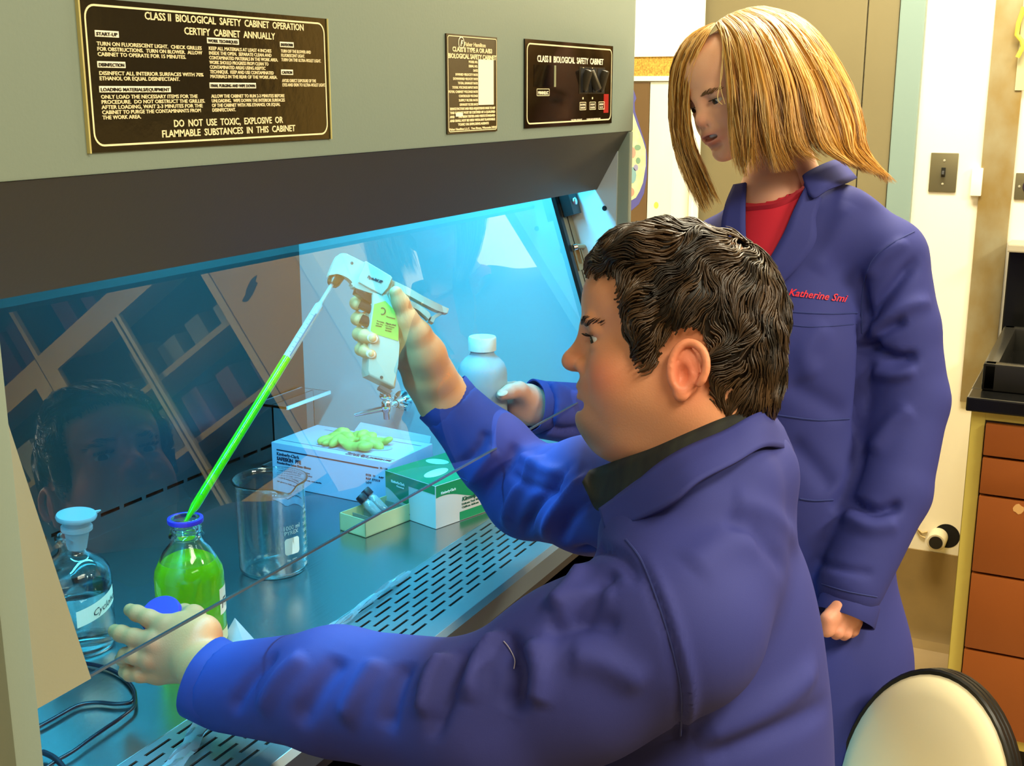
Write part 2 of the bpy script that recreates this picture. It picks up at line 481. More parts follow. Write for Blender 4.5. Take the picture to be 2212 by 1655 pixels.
for (cx, cy, rx, ry, colr) in ((1392, 317, 7, 6, '#7fa58a'), (1393, 345, 5, 7, '#7aa088'), (1381, 328, 7, 12, '#e0a090'), (1380, 376, 9, 18, '#86b4bd'), (1388, 360, 5, 7, '#9a9ac4'), (1377, 412, 8, 10, '#e39a88'), (1376, 205, 3, 5, '#8fd48a')):
    blob('map_patch', px2yz([(cx+rx*math.cos(t*math.pi/5), cy+ry*math.sin(t*math.pi/5)) for t in range(10)]), XW-.0576, mat('patch'+colr, colr, .4), e)
e = empty('paper_sheet', (XW-.055, 1.26, 1.2), 'pale blue white paper sheet with a small yellow dot hanging beside the poster', 'paper')
b = MB(); b.box((XW-.0555, 1.222, 1.225), (XW-.0525, 1.300, 1.645)); b.build('sheet', mat('paper_blue', '#dfe9e0', .5, var=(9, .05, (1, 1, .3))), e)
blob('dot', px2yz([(1431+5*math.cos(t*math.pi/6), 440+7*math.sin(t*math.pi/6)) for t in range(12)]), XW-.0556, mat('dot_yellow', '#d8d860', .5), e)

# light switch -------------------------------------------------------------
m_steel = mat('plate_steel', '#8a8466', .38, .75, bump=(400, .05, (1, .05, 1)))
def rot_box(b, lo, hi, bevel): return b.box(lo, hi, bevel)
e = empty('light_switch', (XW, .45, 1.4), 'steel light switch plate on the white wall right of the door frame', 'light switch')
b = MB(); b.box((XW-.006, .413, 1.345), (XW, .486, 1.452), .002); b.build('plate', m_steel, e, smooth=40)
b = MB(); b.box((XW-.008, .444, 1.387), (XW-.005, .455, 1.412)); b.build('slot', mat('black_gap', '#101008', .6), e)
b = MB(); b.box((XW-.020, .4455, 1.390), (XW-.006, .4535, 1.402), .002, rot=Matrix.Rotation(.4, 3, 'Y')); b.build('toggle', mat('toggle_black', '#15140f', .3), e)
for z in (1.431, 1.367):
    b = MB(); b.lathe([(0, .002), (.0028, .0015), (.0035, 0)], 12, org=(XW-.006, .4495, z), axis=Matrix.Rotation(-math.pi/2, 4, 'Y')); b.build('screw', mat('screw_bright', '#d8d4b8', .3, .6), e, smooth=40)
e = empty('wall_box', (XW, .356, 1.34), 'small white plastic cover on the wall left of the stained steel strip', 'cover plate')
b = MB(); b.box((XW-.02, .345, 1.338), (XW, .374, 1.414), .003); b.build('cover', mat('plastic_white', '#f4efdc', .4), e, smooth=40)

# stained metal strip ------------------------------------------------------
m_strip = mat('stained_steel', '#94793c', .45, .35, var=(9, .3, (1, 1, .7), '#a8a080'))
nt = m_strip.node_tree
e = empty('metal_strip', (XW, .31, .754), 'tall stained steel strip fixed to the wall left of the sink', 'steel strip')
b = MB(); b.box((XW-.012, .268, .754), (XW, .352, 2.4), .002); b.build('strip', m_strip, e, smooth=40)
b = MB(); b.box((XW-.016, .262, 1.62), (XW-.012, .285, 2.0), .001); b.build('clip', mat('clip_grey', '#b9b48c', .5), e)

# outlet right of the strip
e = empty('power_outlet', (XW, .22, 1.37), 'steel power outlet plate at the right edge above the sink', 'outlet')
b = MB(); b.box((XW-.006, .14, 1.332), (XW, .262, 1.403), .002); b.build('plate', m_steel, e, smooth=40)
b = MB(); b.lathe([(0, .003), (.019, .003), (.021, 0)], 24, org=(XW-.006, .222, 1.367), axis=Matrix.Rotation(-math.pi/2, 4, 'Y')); b.build('socket', mat('socket_dark', '#2a2030', .4), e, smooth=40)
b = MB(); b.lathe([(0, .002), (.003, .0015), (.0035, 0)], 12, org=(XW-.006, .251, 1.367), axis=Matrix.Rotation(-math.pi/2, 4, 'Y')); b.build('screw', MATS['screw_bright'], e, smooth=40)
e = empty('yellow_tube', (XW, .25, 1.7), 'curled yellow tube hanging on the wall at the top right corner', 'tube')
b = MB(); b.tube([tuple(on(x, y, 0, XW-.03)) for x, y in ((2212, 15), (2200, 50), (2196, 75), (2207, 88), (2210, 100), (2204, 112), (2198, 124))], .006); b.build('tube', mat('tube_yellow', '#d9c548', .4), e, smooth=60)

# pipe stub low on the wall
e = empty('pipe_stub', (XW, .375, .32), 'white pipe stub with a black cap coming through a hole low in the wall', 'pipe')
c0 = on(2045, 1158, 0, XW); c1 = on(2028, 1176, 0, XW-.05)
MY = Matrix.Rotation(-math.pi/2, 4, 'Y')
b = MB(); b.lathe([(0, .001), (.036, .001), (.037, 0)], 32, org=(XW, c0.y, c0.z), axis=MY); b.build('hole', mat('hole_black', '#0a0805', .9), e)
b = MB(); b.lathe([(.027, 0), (.027, .05), (.024, .056), (0, .056)], 32, org=(XW, c1.y+.008, c1.z+.006), axis=MY); b.build('pipe', mat('pipe_white', '#ddd0b0', .5), e, smooth=40)
b = MB(); b.lathe([(.019, 0), (.019, .004), (0, .005)], 28, org=(XW-.056, c1.y+.008, c1.z+.006), axis=MY); b.build('cap', mat('cap_black', '#14120f', .5), e, smooth=40)
b = MB(); b.tube([(XW-.002, .41, .345), (XW-.004, .425, .34), (XW-.004, .44, .352), (XW-.002, .43, .33), (XW-.003, .415, .325)], .003); b.build('putty', mat('putty', '#c8b07a', .7), e, smooth=40)

# ------------------------------------------------------------------ lab bench with drawers
m_yel = mat('bench_yellow', '#cfc060', .4, bump=(90, .03))
m_org = mat('drawer_brown', '#94511f', .42, bump=(90, .03), var=(3, .05))
m_blk = mat('epoxy_black', '#0d0d0c', .22)
XB, YB = 2.83, .252
e = empty('lab_bench', (XB, -.5, 0), 'yellow and brown lab bench with drawers standing right of the standing person', 'bench')
b = MB(); b.box((XB+.004, -2.6, .10), (XW, YB, .735)); b.box((XB+.004, -2.6, .735), (XB+.05, YB, .915)); b.box((XB+.05, -2.6, .735), (XW, -.5, .915)); b.build('carcass', mat('carcass_dark', '#2a1c10', .7), e)
b = MB()
b.box((XB, YB-.030, .10), (XB+.02, YB, .915), .001); b.box((XB, -2.6, .895), (XB+.02, YB-.030, .915), .001); b.box((XB, -2.6, .10), (XB+.02, YB-.030, .125), .001)
for y in (-.42, -1.1): b.box((XB, y-.03, .12), (XB+.02, y, .9), .001)
b.build('face_frame', m_yel, e)
b = MB(); b.box((XB+.01, YB-.004, .10), (XW, YB+.002, .915)); b.build('end_panel', m_yel, e)
b = MB(); b.box((XB+.07, -2.6, 0), (XW, YB-.01, .10)); b.build('toe_kick', mat('toe_black', '#15130f', .6), e)
zs = [.893, .813, .722, .532, .340, .127]
for (ya, yb) in ((YB-.033, -.417), (-.453, -1.097)):
    for z1, z0 in zip(zs, zs[1:]):
        dr = MB(); dr.box((XB-.014, yb, z0+.003), (XB+.006, ya, z1-.003), .0025); dobj = dr.build('drawer', m_org, e, smooth=40)
        if abs(z1-.722) < .01 and ya > 0:
            p = on(2200, 1100, 0, XB-.0145)
            b = MB(); b.prism([(XB-.014, p.y+.012*math.cos(t), p.z+.011*math.sin(t)*(1+.2*math.cos(4*t+1))) for t in [k*.52 for k in range(12)]], (-.0006, 0, 0)); b.build('paint_chip', mat('chip', '#d8a868', .7), dobj)
e2 = empty('bench_worktop', (XB, -.5, .915), 'black resin bench top with sink basin and raised back edge', 'worktop')
SX0, SX1, SY0, SY1 = 2.90, 3.37, -.45, .222     # sink opening
b = MB()
b.box((XB-.025, -2.62, .917), (SX0, YB+.012, .950), .004); b.box((SX1, -2.62, .917), (XW-.001, YB+.012, .950), .004)
b.box((SX0, SY1, .917), (SX1, YB+.012, .950), .002); b.box((SX0, -2.62, .917), (SX1, SY0, .950), .002)
b.build('top', m_blk, e2)
b = MB(); b.box((3.50, -2.62, .950), (XW-.001, YB+.004, 1.20), .004); b.build('backsplash', m_blk, e2)
b = MB(); b.box((3.46, -2.62, 1.20), (XW-.001, YB+.006, 1.222), .004); b.build('splash_cap', mat('cap_stone', '#a89f88', .5), e2)
m_sink = mat('sink_resin', '#1a1916', .3, spec=.6)
b = MB()
wl = .012
b.box((SX0, SY0, .74), (SX1, SY1, .752)); b.box((SX0, SY0, .75), (SX0+wl, SY1, 1.0-.045)); b.box((SX1-wl, SY0, .75), (SX1, SY1, .955))
b.box((SX0, SY1-wl, .75), (SX1, SY1, .955)); b.box((SX0, SY0, .75), (SX1, SY0+wl, .955))
b.build('sink_basin', m_sink, e2)
b = MB()
for (a, c) in (((SX0-.02, SY0-.02), (SX0+wl, SY1+.02)), ((SX1-wl, SY0-.02), (SX1+.02, SY1+.02)), ((SX0-.02, SY1-wl), (SX1+.02, SY1+.02)), ((SX0-.02, SY0-.02), (SX1+.02, SY0+wl))):
    b.box((*a, .951), (*c, 1.015), .006)
b.build('sink_rim', mat('rim_grey', '#24231f', .25, .1), e2, smooth=40)

# beige tall panel and glass-fronted wall cupboards further along the far wall (mirrored in the sash)
m_beige = mat('panel_beige', '#e2b34c', .55, bump=(50, .04))
e = empty('tall_panel', (XW, -.76, 1.3), 'tall beige panel on the far wall beyond the sink, seen mirrored in the sash glass', 'panel')
b = MB(); b.box((XW-.33, -.965, 1.30), (XW, -.615, 2.80), .004); b.build('panel', m_beige, e)
b = MB(); b.box((XW-.335, -.613, 1.30), (XW-.06, -.545, 2.8), .003); b.build('side_trim', mat('trim_pale', '#e2cf9c', .5), e)
p = (-.845, 2.07)
b = MB(); b.prism([(XW-.3305, p[0]+.050*math.cos(t)*(1+.25*math.sin(5*t)), p[1]+.016*math.sin(t)+.02*math.cos(t)) for t in [k*.39 for k in range(16)]], (-.001, 0, 0)); b.build('scuff', mat('scuff', '#5a4020', .7), e)
m_ckf = mat('cupboard_frame', '#dcbc70', .5)
m_dark = mat('cupboard_inside', '#3a362c', .8)
ZT = 2.405
for ci, (ya, yb) in enumerate(((-.970, -1.915), (-1.920, -2.90))):
    e = empty('wall_cupboard', (XW, (ya+yb)/2, 1.4), ['glass fronted wall cupboard next to the beige panel, seen mirrored in the sash', 'glass fronted wall cupboard furthest along the wall, seen mirrored in the sash'][ci], 'cupboard')
    x0 = XW-.33
    b = MB(); b.box((XW-.02, yb, 1.40), (XW, ya, 2.79)); b.box((x0+.02, yb, 1.40), (XW, yb+.02, 2.79)); b.box((x0+.02, ya-.02, 1.40), (XW, ya, 2.79)); b.box((x0+.02, yb, 1.40), (XW, ya, 1.42)); b.box((x0+.02, yb, 2.77), (XW, ya, 2.79)); b.build('carcass', m_dark, e)
    b = MB(); b.box((x0, yb, 2.315), (x0+.02, ya, ZT)); b.box((x0, yb, 1.40), (x0+.02, ya, 1.49))
    w1, w0 = (.075, .03) if ci == 0 else (.03, .075)
    b.box((x0, yb, 1.49), (x0+.02, yb+w1, 2.315)); b.box((x0, ya-w0, 1.49), (x0+.02, ya, 2.315)); b.box((x0, yb, ZT), (x0+.02, yb+.02, 2.79)); b.build('door_frame', m_ckf, e)
    b = MB(); b.box((x0+.02, yb+.02, 2.36), (XW-.02, ya-.02, 2.40)); b.build('shelf', m_ckf, e)
    ym = (ya+yb)/2
    b = MB(); b.box((x0-.004, ym-.022, 1.49), (x0+.014, ym-.006, 2.315)); b.box((x0-.004, ym+.004, 1.49), (x0+.014, ym+.020, 2.315)); b.build('door_stile', mat('stile_metal', '#cfc49c', .4, .3), e)
    for z in (1.76, 2.03):
        b = MB(); b.box((x0+.03, yb+.02, z), (XW-.02, ya-.02, z+.022)); b.build('shelf', m_ckf, e)
    for (u, v) in ((yb+w1, ym-.020), (ym+.020, ya-w0)):
        b = MB(); b.box((x0+.006, u, 1.49), (x0+.010, v, 2.315)); b.build('pane', m_pane, e)
rnd = random.Random(5)
BX = ['#8a4a30', '#c0b9a0', '#6a2840', '#7d7a66', '#3c5a78', '#d8c8a0', '#9a9a90']
NM = ['rust brown', 'cream', 'maroon', 'olive grey', 'slate blue', 'sand coloured', 'pale grey']
for tier, (z, ys) in enumerate(((2.402, [-1.05-.14*k for k in range(13)]), (2.054, [-1.06-.16*k for k in range(11)]), (1.784, [-1.03-.19*k for k in range(9)]))):
    for i, y in enumerate(ys):
        w, h = .06+rnd.random()*.06, (.22 if tier == 0 else .08+rnd.random()*.12)
        if abs(y+1.918) < .07: continue
        e = MB(); e.box((XW-.24, y-w/2, z), (XW-.12, y+w/2, z+h), .004)
        ci = (2 if (tier == 0 and y < -1.5) else rnd.randrange(7)); c = BX[ci]
        e.build('storage_box', mat('boxcol'+c, c, .6), label='small box stored in the glass fronted wall cupboards beyond the sink', cat='box', group='boxes in the wall cupboards')
# ================================================================== biological safety cabinet
X0, X1, YF, YB2, WZ = .600, 1.950, .750, 1.440, .910
XI0, XI1 = .627, 1.930
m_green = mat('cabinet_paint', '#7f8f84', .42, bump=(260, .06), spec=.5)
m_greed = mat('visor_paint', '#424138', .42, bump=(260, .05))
m_ss = mat('stainless', '#b4b8b6', .27, 1.0, bump=(35, .10, (.12, 6, 6), .001))
m_ssw = mat('stainless_wall', '#c6d2d6', .36, .35, bump=(35, .10, (6, .12, 6), .001))
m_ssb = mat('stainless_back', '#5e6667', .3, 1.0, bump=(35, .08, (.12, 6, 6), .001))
m_void = mat('void_black', '#050506', .9)
cab = empty('biological_safety_cabinet', ((X0+X1)/2, YF, .80), 'large grey green biological safety cabinet that the seated person works in', 'safety cabinet')
# front fascia with returns
PB = 1.553
b = MB(); b.box((X0, YF, PB), (X1, YF+.02, 2.15), .003); b.build('fascia', m_green, cab, smooth=40)
b = MB(); b.box((X0, YF+.02, 1.73), (X1, 1.55, 2.15)); b.build('top_housing', mat('housing_dark', '#4a4a40', .6), cab)
# front frame stiles (left post, right post)
b = MB(); b.box((X0, YF, .80), (XI0, YF+.03, PB), .002); b.build('front_post', m_green, cab, smooth=40)
b = MB(); b.box((XI1+.004, YF, .80), (X1, YF+.03, PB), .002); b.build('front_post', m_green, cab, smooth=40)
# side panels (outer skin + inner stainless wall)
for (a, c, ins) in ((X0, XI0, 1), (XI1, X1, 0)):
    xo = (a, a+.006) if ins else (c-.006, c)
    b = MB(); b.box((xo[0], YF+.03, .80), (xo[1], 1.55, 1.735)); b.build('side_panel', mat('side_shaded', '#5a4a34', .6), cab)  # outer skin painted dark brown: its shade is put into the colour
    xi = (c-.004, c) if ins else (a, a+.004)
    b = MB(); b.box((xi[0], YF+.02, WZ-.02), (xi[1], YB2, 1.73)); wobj = b.build('inner_wall', m_ssw, cab)
    if not ins:
        p = on(1306, 450, 0, XI1)
        b = MB(); b.lathe([(0, .0005), (.0045, .0005)], 20, org=(XI1, p.y, p.z), axis=Matrix.Rotation(-math.pi/2, 4, 'Y')); b.build('bolt_hole', m_void, wobj)
# back wall with a row of exhaust slots at its foot
b = MB(); zz = WZ+.030
b.box((XI0, YB2, zz+.006), (XI1, YB2+.004, 1.73)); b.box((XI0, YB2, WZ-.02), (XI1, YB2+.004, zz))
x = XI0
while x < XI1:
    b.box((x, YB2, zz), (min(x+.010, XI1), YB2+.004, zz+.006)); x += .052
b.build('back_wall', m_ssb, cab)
b = MB(); b.box((XI0, YB2+.02, WZ-.05), (XI1, YB2+.03, 1.73)); b.build('rear_duct', m_void, cab)
b = MB(); b.box((XI0, YF+.022, 1.715), (XI1, YB2, 1.728)); b.build('inner_ceiling', m_ssw, cab)
# work surface, front grille, sill
b = MB(); b.box((XI0, .905, WZ-.012), (XI1, YB2, WZ), .001); b.build('work_surface', m_ss, cab)
b = MB(); b.box((XI0, .757, WZ-.0035), (XI1, .783, WZ+.001), .001)
ys = [.785+.0148*k for k in range(9)]
sw = .0042; SL, PT = .040, .052
def strip(ya, yb): b.box((XI0, ya, WZ-.0025), (XI1, yb, WZ-.0005))
strip(.784, ys[0]+.003)
for k, y in enumerate(ys[:-1]):
    y0 = y+.003; y1 = y0+sw; ynext = (ys[k+1]+.003)
    x = XI0-((k % 2)*PT/2)
    b_end = XI1
    prev = XI0
    xs = x+PT*.0+.02
    while xs < XI1-.02:
        if xs > XI0+.012:
            b.box((prev, y0, WZ-.0025), (xs, y1, WZ-.0005)); prev = xs+SL
        xs += PT
    b.box((min(prev, XI1-.001), y0, WZ-.0025), (XI1, y1, WZ-.0005))
    strip(y1, ynext)
strip(ys[-1]+.003, .905)
b.build('front_grille', mat('grille_steel', '#8fa3a8', .36, .75, bump=(35, .08, (.12, 6, 6), .001)), cab)
b = MB(); b.box((XI0, .752, WZ-.10), (XI1, 1.43, WZ-.05)); b.build('sump', m_void, cab)
b = MB(); b.prism([(XI0-.02, .757, WZ+.001), (XI0-.02, .748, WZ-.004), (XI0-.02, .744, WZ-.03), (XI0-.02, .752, WZ-.03), (XI0-.02, .757, WZ-.006)], (XI1-XI0+.04, 0, 0)); b.build('sill', mat('sill_steel', '#7c8688', .6, .8), cab, smooth=50)
b = MB(); b.box((X0, .752, .80), (X1, .762, WZ-.03)); b.build('lower_fascia', mat('lower_dark', '#35302a', .5), cab)
b = MB(); b.box((X0, .76, .795), (X1, 1.55, .80)); b.build('base_pan', MATS['housing_dark'], cab)
# stand
for (x, y) in ((.63, 1.0), (.63, 1.5), (1.92, 1.0), (1.92, 1.5)):
    b = MB(); b.box((x-.025, y-.025, 0), (x+.025, y+.025, .795), .003); b.build('stand_leg', m_green, cab)
# visor (sloping soffit that hides the sash top)
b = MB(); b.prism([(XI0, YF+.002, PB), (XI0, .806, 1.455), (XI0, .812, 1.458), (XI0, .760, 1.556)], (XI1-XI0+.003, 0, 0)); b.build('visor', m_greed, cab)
# glass plane: y = .768 + .32*(z-1.12)
GA = math.atan(.32); GD = Vector((0, math.sin(GA), math.cos(GA))); GN = Vector((0, -math.cos(GA), math.sin(GA)))
GP = Vector((0, .768, 1.12))
def gp(x, s, off=0): return Vector((x, 0, 0))+GP+GD*s+GN*off
def slab(b, xa, xb, s0, s1, o0, o1, bevel=0):
    pts = [gp(xa, s0, o0), gp(xa, s1, o0), gp(xa, s1, o1), gp(xa, s0, o1)]
    b.prism(pts, (xb-xa, 0, 0))
m_sash = thin_pane('sash_glass', (.94, .975, .97), 1.9)
b = MB(); slab(b, .688, 1.884, 0, .42, -.0025, .0025); sash = b.build('glass_sash', m_sash, cab)
b = MB(); slab(b, .690, 1.882, -.0022, .0, -.0028, .0028); b.build('sash_edge', mat('sash_edge', '#74848c', .25, .7), sash)
m_flange = mat('guide_paint', '#80806a', .45, bump=(260, .05))
b = MB(); slab(b, XI0, .694, -.002, .42, .004, .0075); b.build('sash_guide', m_flange, cab)
m_guide = mat('guide_steel', '#8b8268', .4, .5)
b = MB(); slab(b, 1.886, XI1-.001, -.05, .42, .004, .0075); gr = b.build('sash_guide', m_guide, cab)
b = MB(); slab(b, 1.876, 1.887, -.01, .42, .003, .010); b.build('gasket', mat('gasket_black', '#0b0b0c', .4), cab)
# pin block + hinge latch on the right guide
b = MB(); slab(b, 1.893, 1.926, .300, .345, .007, .028); b.build('pin_block', mat('block_black', '#101012', .4), gr)
p = gp(1.911, .322, .028)
b = MB(); b.lathe([(0, .003), (.005, .003), (.0065, .002), (.007, 0)], 20, org=p, axis=GN.to_track_quat('Z', 'Y').to_matrix().to_4x4()); b.build('bolt', mat('chrome', '#dfe6ea', .12, 1), gr, smooth=40)
b = MB(); slab(b, 1.9075, 1.9095, 0, .30, .0076, .0082); b.build('guide_slot', m_void, gr)
m_lat = mat('latch_steel', '#a8916a', .32, .8)
b = MB(); slab(b, 1.894, 1.924, .205, .240, .008, .010); b.tube([gp(1.893, .247, .014), gp(1.927, .243, .014)], .0045, 10)
for xx in (1.906, 1.914): slab(b, xx, xx+.004, .216, .243, .010, .014)
b.build('latch', m_lat, gr, smooth=40)
b = MB(); b.tube([gp(1.888, .246, .012), gp(1.894, .246, .016)], .006, 10); b.build('latch_screw', MATS['chrome'], gr, smooth=40)
# tube lamp behind the visor
lt = MB(); lt.tube([(.66, .95, 1.695), (1.90, .95, 1.695)], .013, 12); lt.build('fluorescent_tube', mat('tube_glow', '#90f0ff', .4, emit=('#40e8ff', 6)), cab, smooth=40)
# gas valve on the right inner wall
VM = MATS['chrome']
vp = Vector((XI1, 1.205, 1.035))
v = MB()
v.lathe([(0, 0), (.020, 0), (.020, .003), (.012, .006), (.008, .010), (.008, .03)], 28, org=vp, axis=Matrix.Rotation(-math.pi/2, 4, 'Y'))
v.tube([vp+Vector((-.02, 0, 0)), vp+Vector((-.06, 0, 0))], .007, 14)
v.lathe([(0, -.024), (.007, -.023), (.008, -.01), (.011, -.006), (.011, .010), (.008, .014), (.013, .018), (.015, .022), (.013, .029), (0, .031)], 24, org=vp+Vector((-.060, 0, 0)))
v.tube([vp+Vector((-.062, .004, -.002)), vp+Vector((-.072, .035, -.010)), vp+Vector((-.080, .060, -.018))], [.006, .0055, .0035], 12)
v.tube([vp+Vector((-.03, -.012, 0)), vp+Vector((-.03, -.030, -.004))], [.007, .009], 12)
v.build('gas_valve', VM, cab, smooth=50)

# ------------------------------------------------------------------ plates on the fascia
m_plate = mat('plate_black', '#140f08', .16, spec=.6, bump=(70, .35, (1, 1, 1), .0006))
m_ink = mat('ink_cream', '#efe2b4', .5)
m_inkb = mat('ink_white', '#fbf4d8', .5)
def rrect(w, h, r, n=6):
    out = []
    for cx, cy, a0 in ((w-r, h-r, 0), (r, h-r, 90), (r, r, 180), (w-r, r, 270)):
        for k in range(n+1):
            a = math.radians(a0+90*k/n); out.append((cx+r*math.cos(a), cy+r*math.sin(a)))
    return out
def ring_outline(b, w, h, r, t, M, z, inset, th=.0004):
    o = [(x+inset, y+inset) for x, y in rrect(w-2*inset, h-2*inset, r)]
    i = [(x+inset+t, y+inset+t) for x, y in rrect(w-2*inset-2*t, h-2*inset-2*t, max(.001, r-t))]
    n = len(o)
    for k in range(n):
        k2 = (k+1) % n
        b.prism([M @ Vector((*o[k], z)), M @ Vector((*o[k2], z)), M @ Vector((*i[k2], z)), M @ Vector((*i[k], z))], M.to_3x3() @ Vector((0, 0, th)))
def quad(b, M, x, y, w, h, z, th=.0004):
    b.prism([M @ Vector(q) for q in ((x, y, z), (x+w, y, z), (x+w, y+h, z), (x, y+h, z))], M.to_3x3() @ Vector((0, 0, th)))

# instruction plate .731..1.063 x 1.571..1.690
pw, ph = .334, .1205
M = plane_M((.7305, YF, 1.571), (1, 0, 0), (0, 0, 1))
b = MB(); quad(b, M, 0, 0, pw, ph, .0002, .002); pl = b.build('instruction_plate', m_plate, cab)
b = MB(); ring_outline(b, pw, ph, .011, .0016, M, .0023, .0045); b.build('border', m_ink, pl)
for xa in (.7290, 1.0643):
    b = MB(); b.box((xa, YF-.0035, 1.5705), (xa+.0017, YF, 1.6915)); b.build('edge_trim', mat('edge_cream', '#b8b070', .4), pl)
T = 'CENTER'
items = [('CLASS II  BIOLOGICAL  SAFETY  CABINET  OPERATION', .183, .1070, .0088, .222, T, 0, .00012), ('CERTIFY  CABINET  ANNUALLY', .183, .0968, .0086, .128, T, 0, .00012),
         ('DO  NOT  USE  TOXIC,  EXPLOSIVE  OR', .176, .0180, .0086, .155, T, 0, .00012), ('FLAMMABLE  SUBSTANCES  IN  THIS  CABINET', .178, .0095, .0086, .190, T, 0, .00012)]
def para(x, y, lines, w, dy=.0041, s=.0043):
    for i, l in enumerate(lines): items.append((l, x, y-i*dy, s, w*min(1.0, len(l)/max(len(q) for q in lines)), 'LEFT', 0, .00006))
para(.0155, .0842, ['TURN ON FLUORESCENT LIGHT.  CHECK GRILLES', 'FOR OBSTRUCTIONS.  TURN ON BLOWER.  ALLOW', 'CABINET TO OPERATE FOR 15 MINUTES.'], .125)
para(.0155, .0612, ['DISINFECT ALL INTERIOR SURFACES WITH 70%', 'ETHANOL OR EQUAL DISINFECTANT.'], .125)
para(.0155, .0425, ['ONLY LOAD THE NECESSARY ITEMS FOR THE', 'PROCEDURE.  DO NOT OBSTRUCT THE GRILLES.', 'AFTER LOADING, WAIT 2-3 MINUTES FOR THE', 'CABINET TO PURGE THE CONTAMINANTS FROM', 'THE WORK AREA.'], .125)
para(.150, .0845, ['KEEP ALL MATERIALS AT LEAST 4 INCHES', 'INSIDE THE OPEN.  SEPARATE CLEAN AND', 'CONTAMINATED MATERIALS IN THE WORK AREA.', 'WORK SHOULD PROGRESS FROM CLEAN TO', 'CONTAMINATED AREAS USING ASEPTIC', 'TECHNIQUE.  KEEP AND USE CONTAMINATED', 'MATERIALS IN THE REAR OF THE WORK AREA.'], .100)
para(.150, .0425, ['ALLOW THE CABINET TO RUN 2-3 MINUTES BEFORE', 'UNLOADING.  WIPE DOWN THE INTERIOR SURFACES', 'OF THE CABINET WITH 70% ETHANOL OR EQUAL', 'DISINFECTANT.'], .108)
para(.2555, .0850, ['TURN OFF THE BLOWER AND', 'FLUORESCENT LIGHT.', 'TURN ON THE ULTRA-VIOLET LIGHT.'], .066)
para(.2555, .0570, ['AVOID DIRECT EXPOSURE OF THE', 'EYES AND SKIN TO ULTRA-VIOLET LIGHT.'], .072)
M2 = M.copy(); M2.translation = M @ Vector((0, 0, .0024))
lettering('lettering', items, M2, m_ink, pl)
bars = [('START-UP', .0145, .0920, .026), ('DISINFECTION', .0145, .0680, .031), ('LOADING MATERIALS/EQUIPMENT', .0145, .0485, .083), ('WORK TECHNIQUES', .1485, .0912, .044), ('FINAL PURGING AND WIPE DOWN', .1485, .0520, .066), ('SHUTDOWN', .2545, .0912, .022), ('CAUTION', .2545, .0650, .019)]
for t, x, y, w in bars:
    b = MB(); quad(b, M, x, y-.0010, w, .0050, .0023); b.build('heading_bar', m_inkb, pl)
    lettering('heading_text', [(t, x+.001, y, .0038, w-.003, 'LEFT', 0, .00006)], plane_M(M @ Vector((0, 0, .0029)), (1, 0, 0), (0, 0, 1)), mat('ink_dark', '#1a140a', .5), pl)

# rating plate
x0, z0, pw, ph = 1.3125, 1.568, .133, .119
M = plane_M((x0, YF, z0), (1, 0, 0), (0, 0, 1))
b = MB(); quad(b, M, 0, 0, pw, ph, .0002, .002); pl = b.build('rating_plate', mat('plate_brown', '#33270f', .25, spec=.6), cab)
b = MB(); ring_outline(b, pw, ph, .004, .0010, M, .0023, .0020); b.build('border', m_ink, pl)
b = MB(); quad(b, M, .080, .034, .042, .0565, .0023); b.build('data_field', m_inkb, pl)
b = MB(); quad(b, M, .020, .0205, .018, .0045, .0026); b.build('data_field', m_inkb, pl)
it = [('Fisher Hamilton', .072, .1055, .0070, .056, T, 0, .0001), ('CLASS II TYPE A OR A/B3', .066, .0985, .0078, .104, T, 0, .00025), ('BIOLOGICAL SAFETY CABINET', .066, .0905, .0078, .126, T, 0, .00025)]
for i, (t, w) in enumerate((('MODEL NO.', .024), ('SERIAL NO.', .024), ('DATE', .012), ('INWARD VELOCITY RATE', .058), ('DOWNWARD VELOCITY RATE', .064), ('TOTAL EXHAUST RATE', .052), ('TOTAL VOLTAGE INPUT RATE', .066), ('TOTAL CABINET VOLTAGE RATE', .076), ('CONTROLLED VOLTAGE', .050), ('SUPPLY FILTER RATE', .050), ('EXHAUST FILTER RATE', .048))):
    it.append((t, .0785-w, .0855-i*.00520, .0040, w, 'LEFT', 0, .00015))
for i, (t, w, x) in enumerate((('SERVICE FACTORY AND FIELD ADJUSTMENTS MADE TO NSF', .120, .006), ('THIS CABINET MUST BE CERTIFIED BY A QUALIFIED', .120, .006), ('AND       HAS BEEN TESTED AND MEETS STANDARD', .120, .006), ('AND SHALL NOT BE USED WITH ANY FLAMMABLE', .120, .006), ('TOXIC OR EXPLOSIVE AGENTS', .082, .026))):
    it.append((t, x, .0285-i*.0048, .0040, w, 'LEFT', 0, .00018))
it.append(('Fisher Hamilton L.L.C.  Two Rivers, Wisconsin 54241', .004, .0040, .0036, .125, 'LEFT', 0, .00012))
lettering('lettering', it, plane_M(M @ Vector((0, 0, .0024)), (1, 0, 0), (0, 0, 1)), m_ink, pl)
b = MB(); ring_outline(b, .0155, .0155, .0077, .0012, M @ Matrix.Translation((.0285, .1010, 0)), .0024, 0)
b.build('emblem_ring', m_inkb, pl)
lettering('emblem_letter', [('F', .0362, .1055, .0095, None, T, .3, .0003)], plane_M(M @ Vector((0, 0, .0024)), (1, 0, 0), (0, 0, 1)), m_inkb, pl)

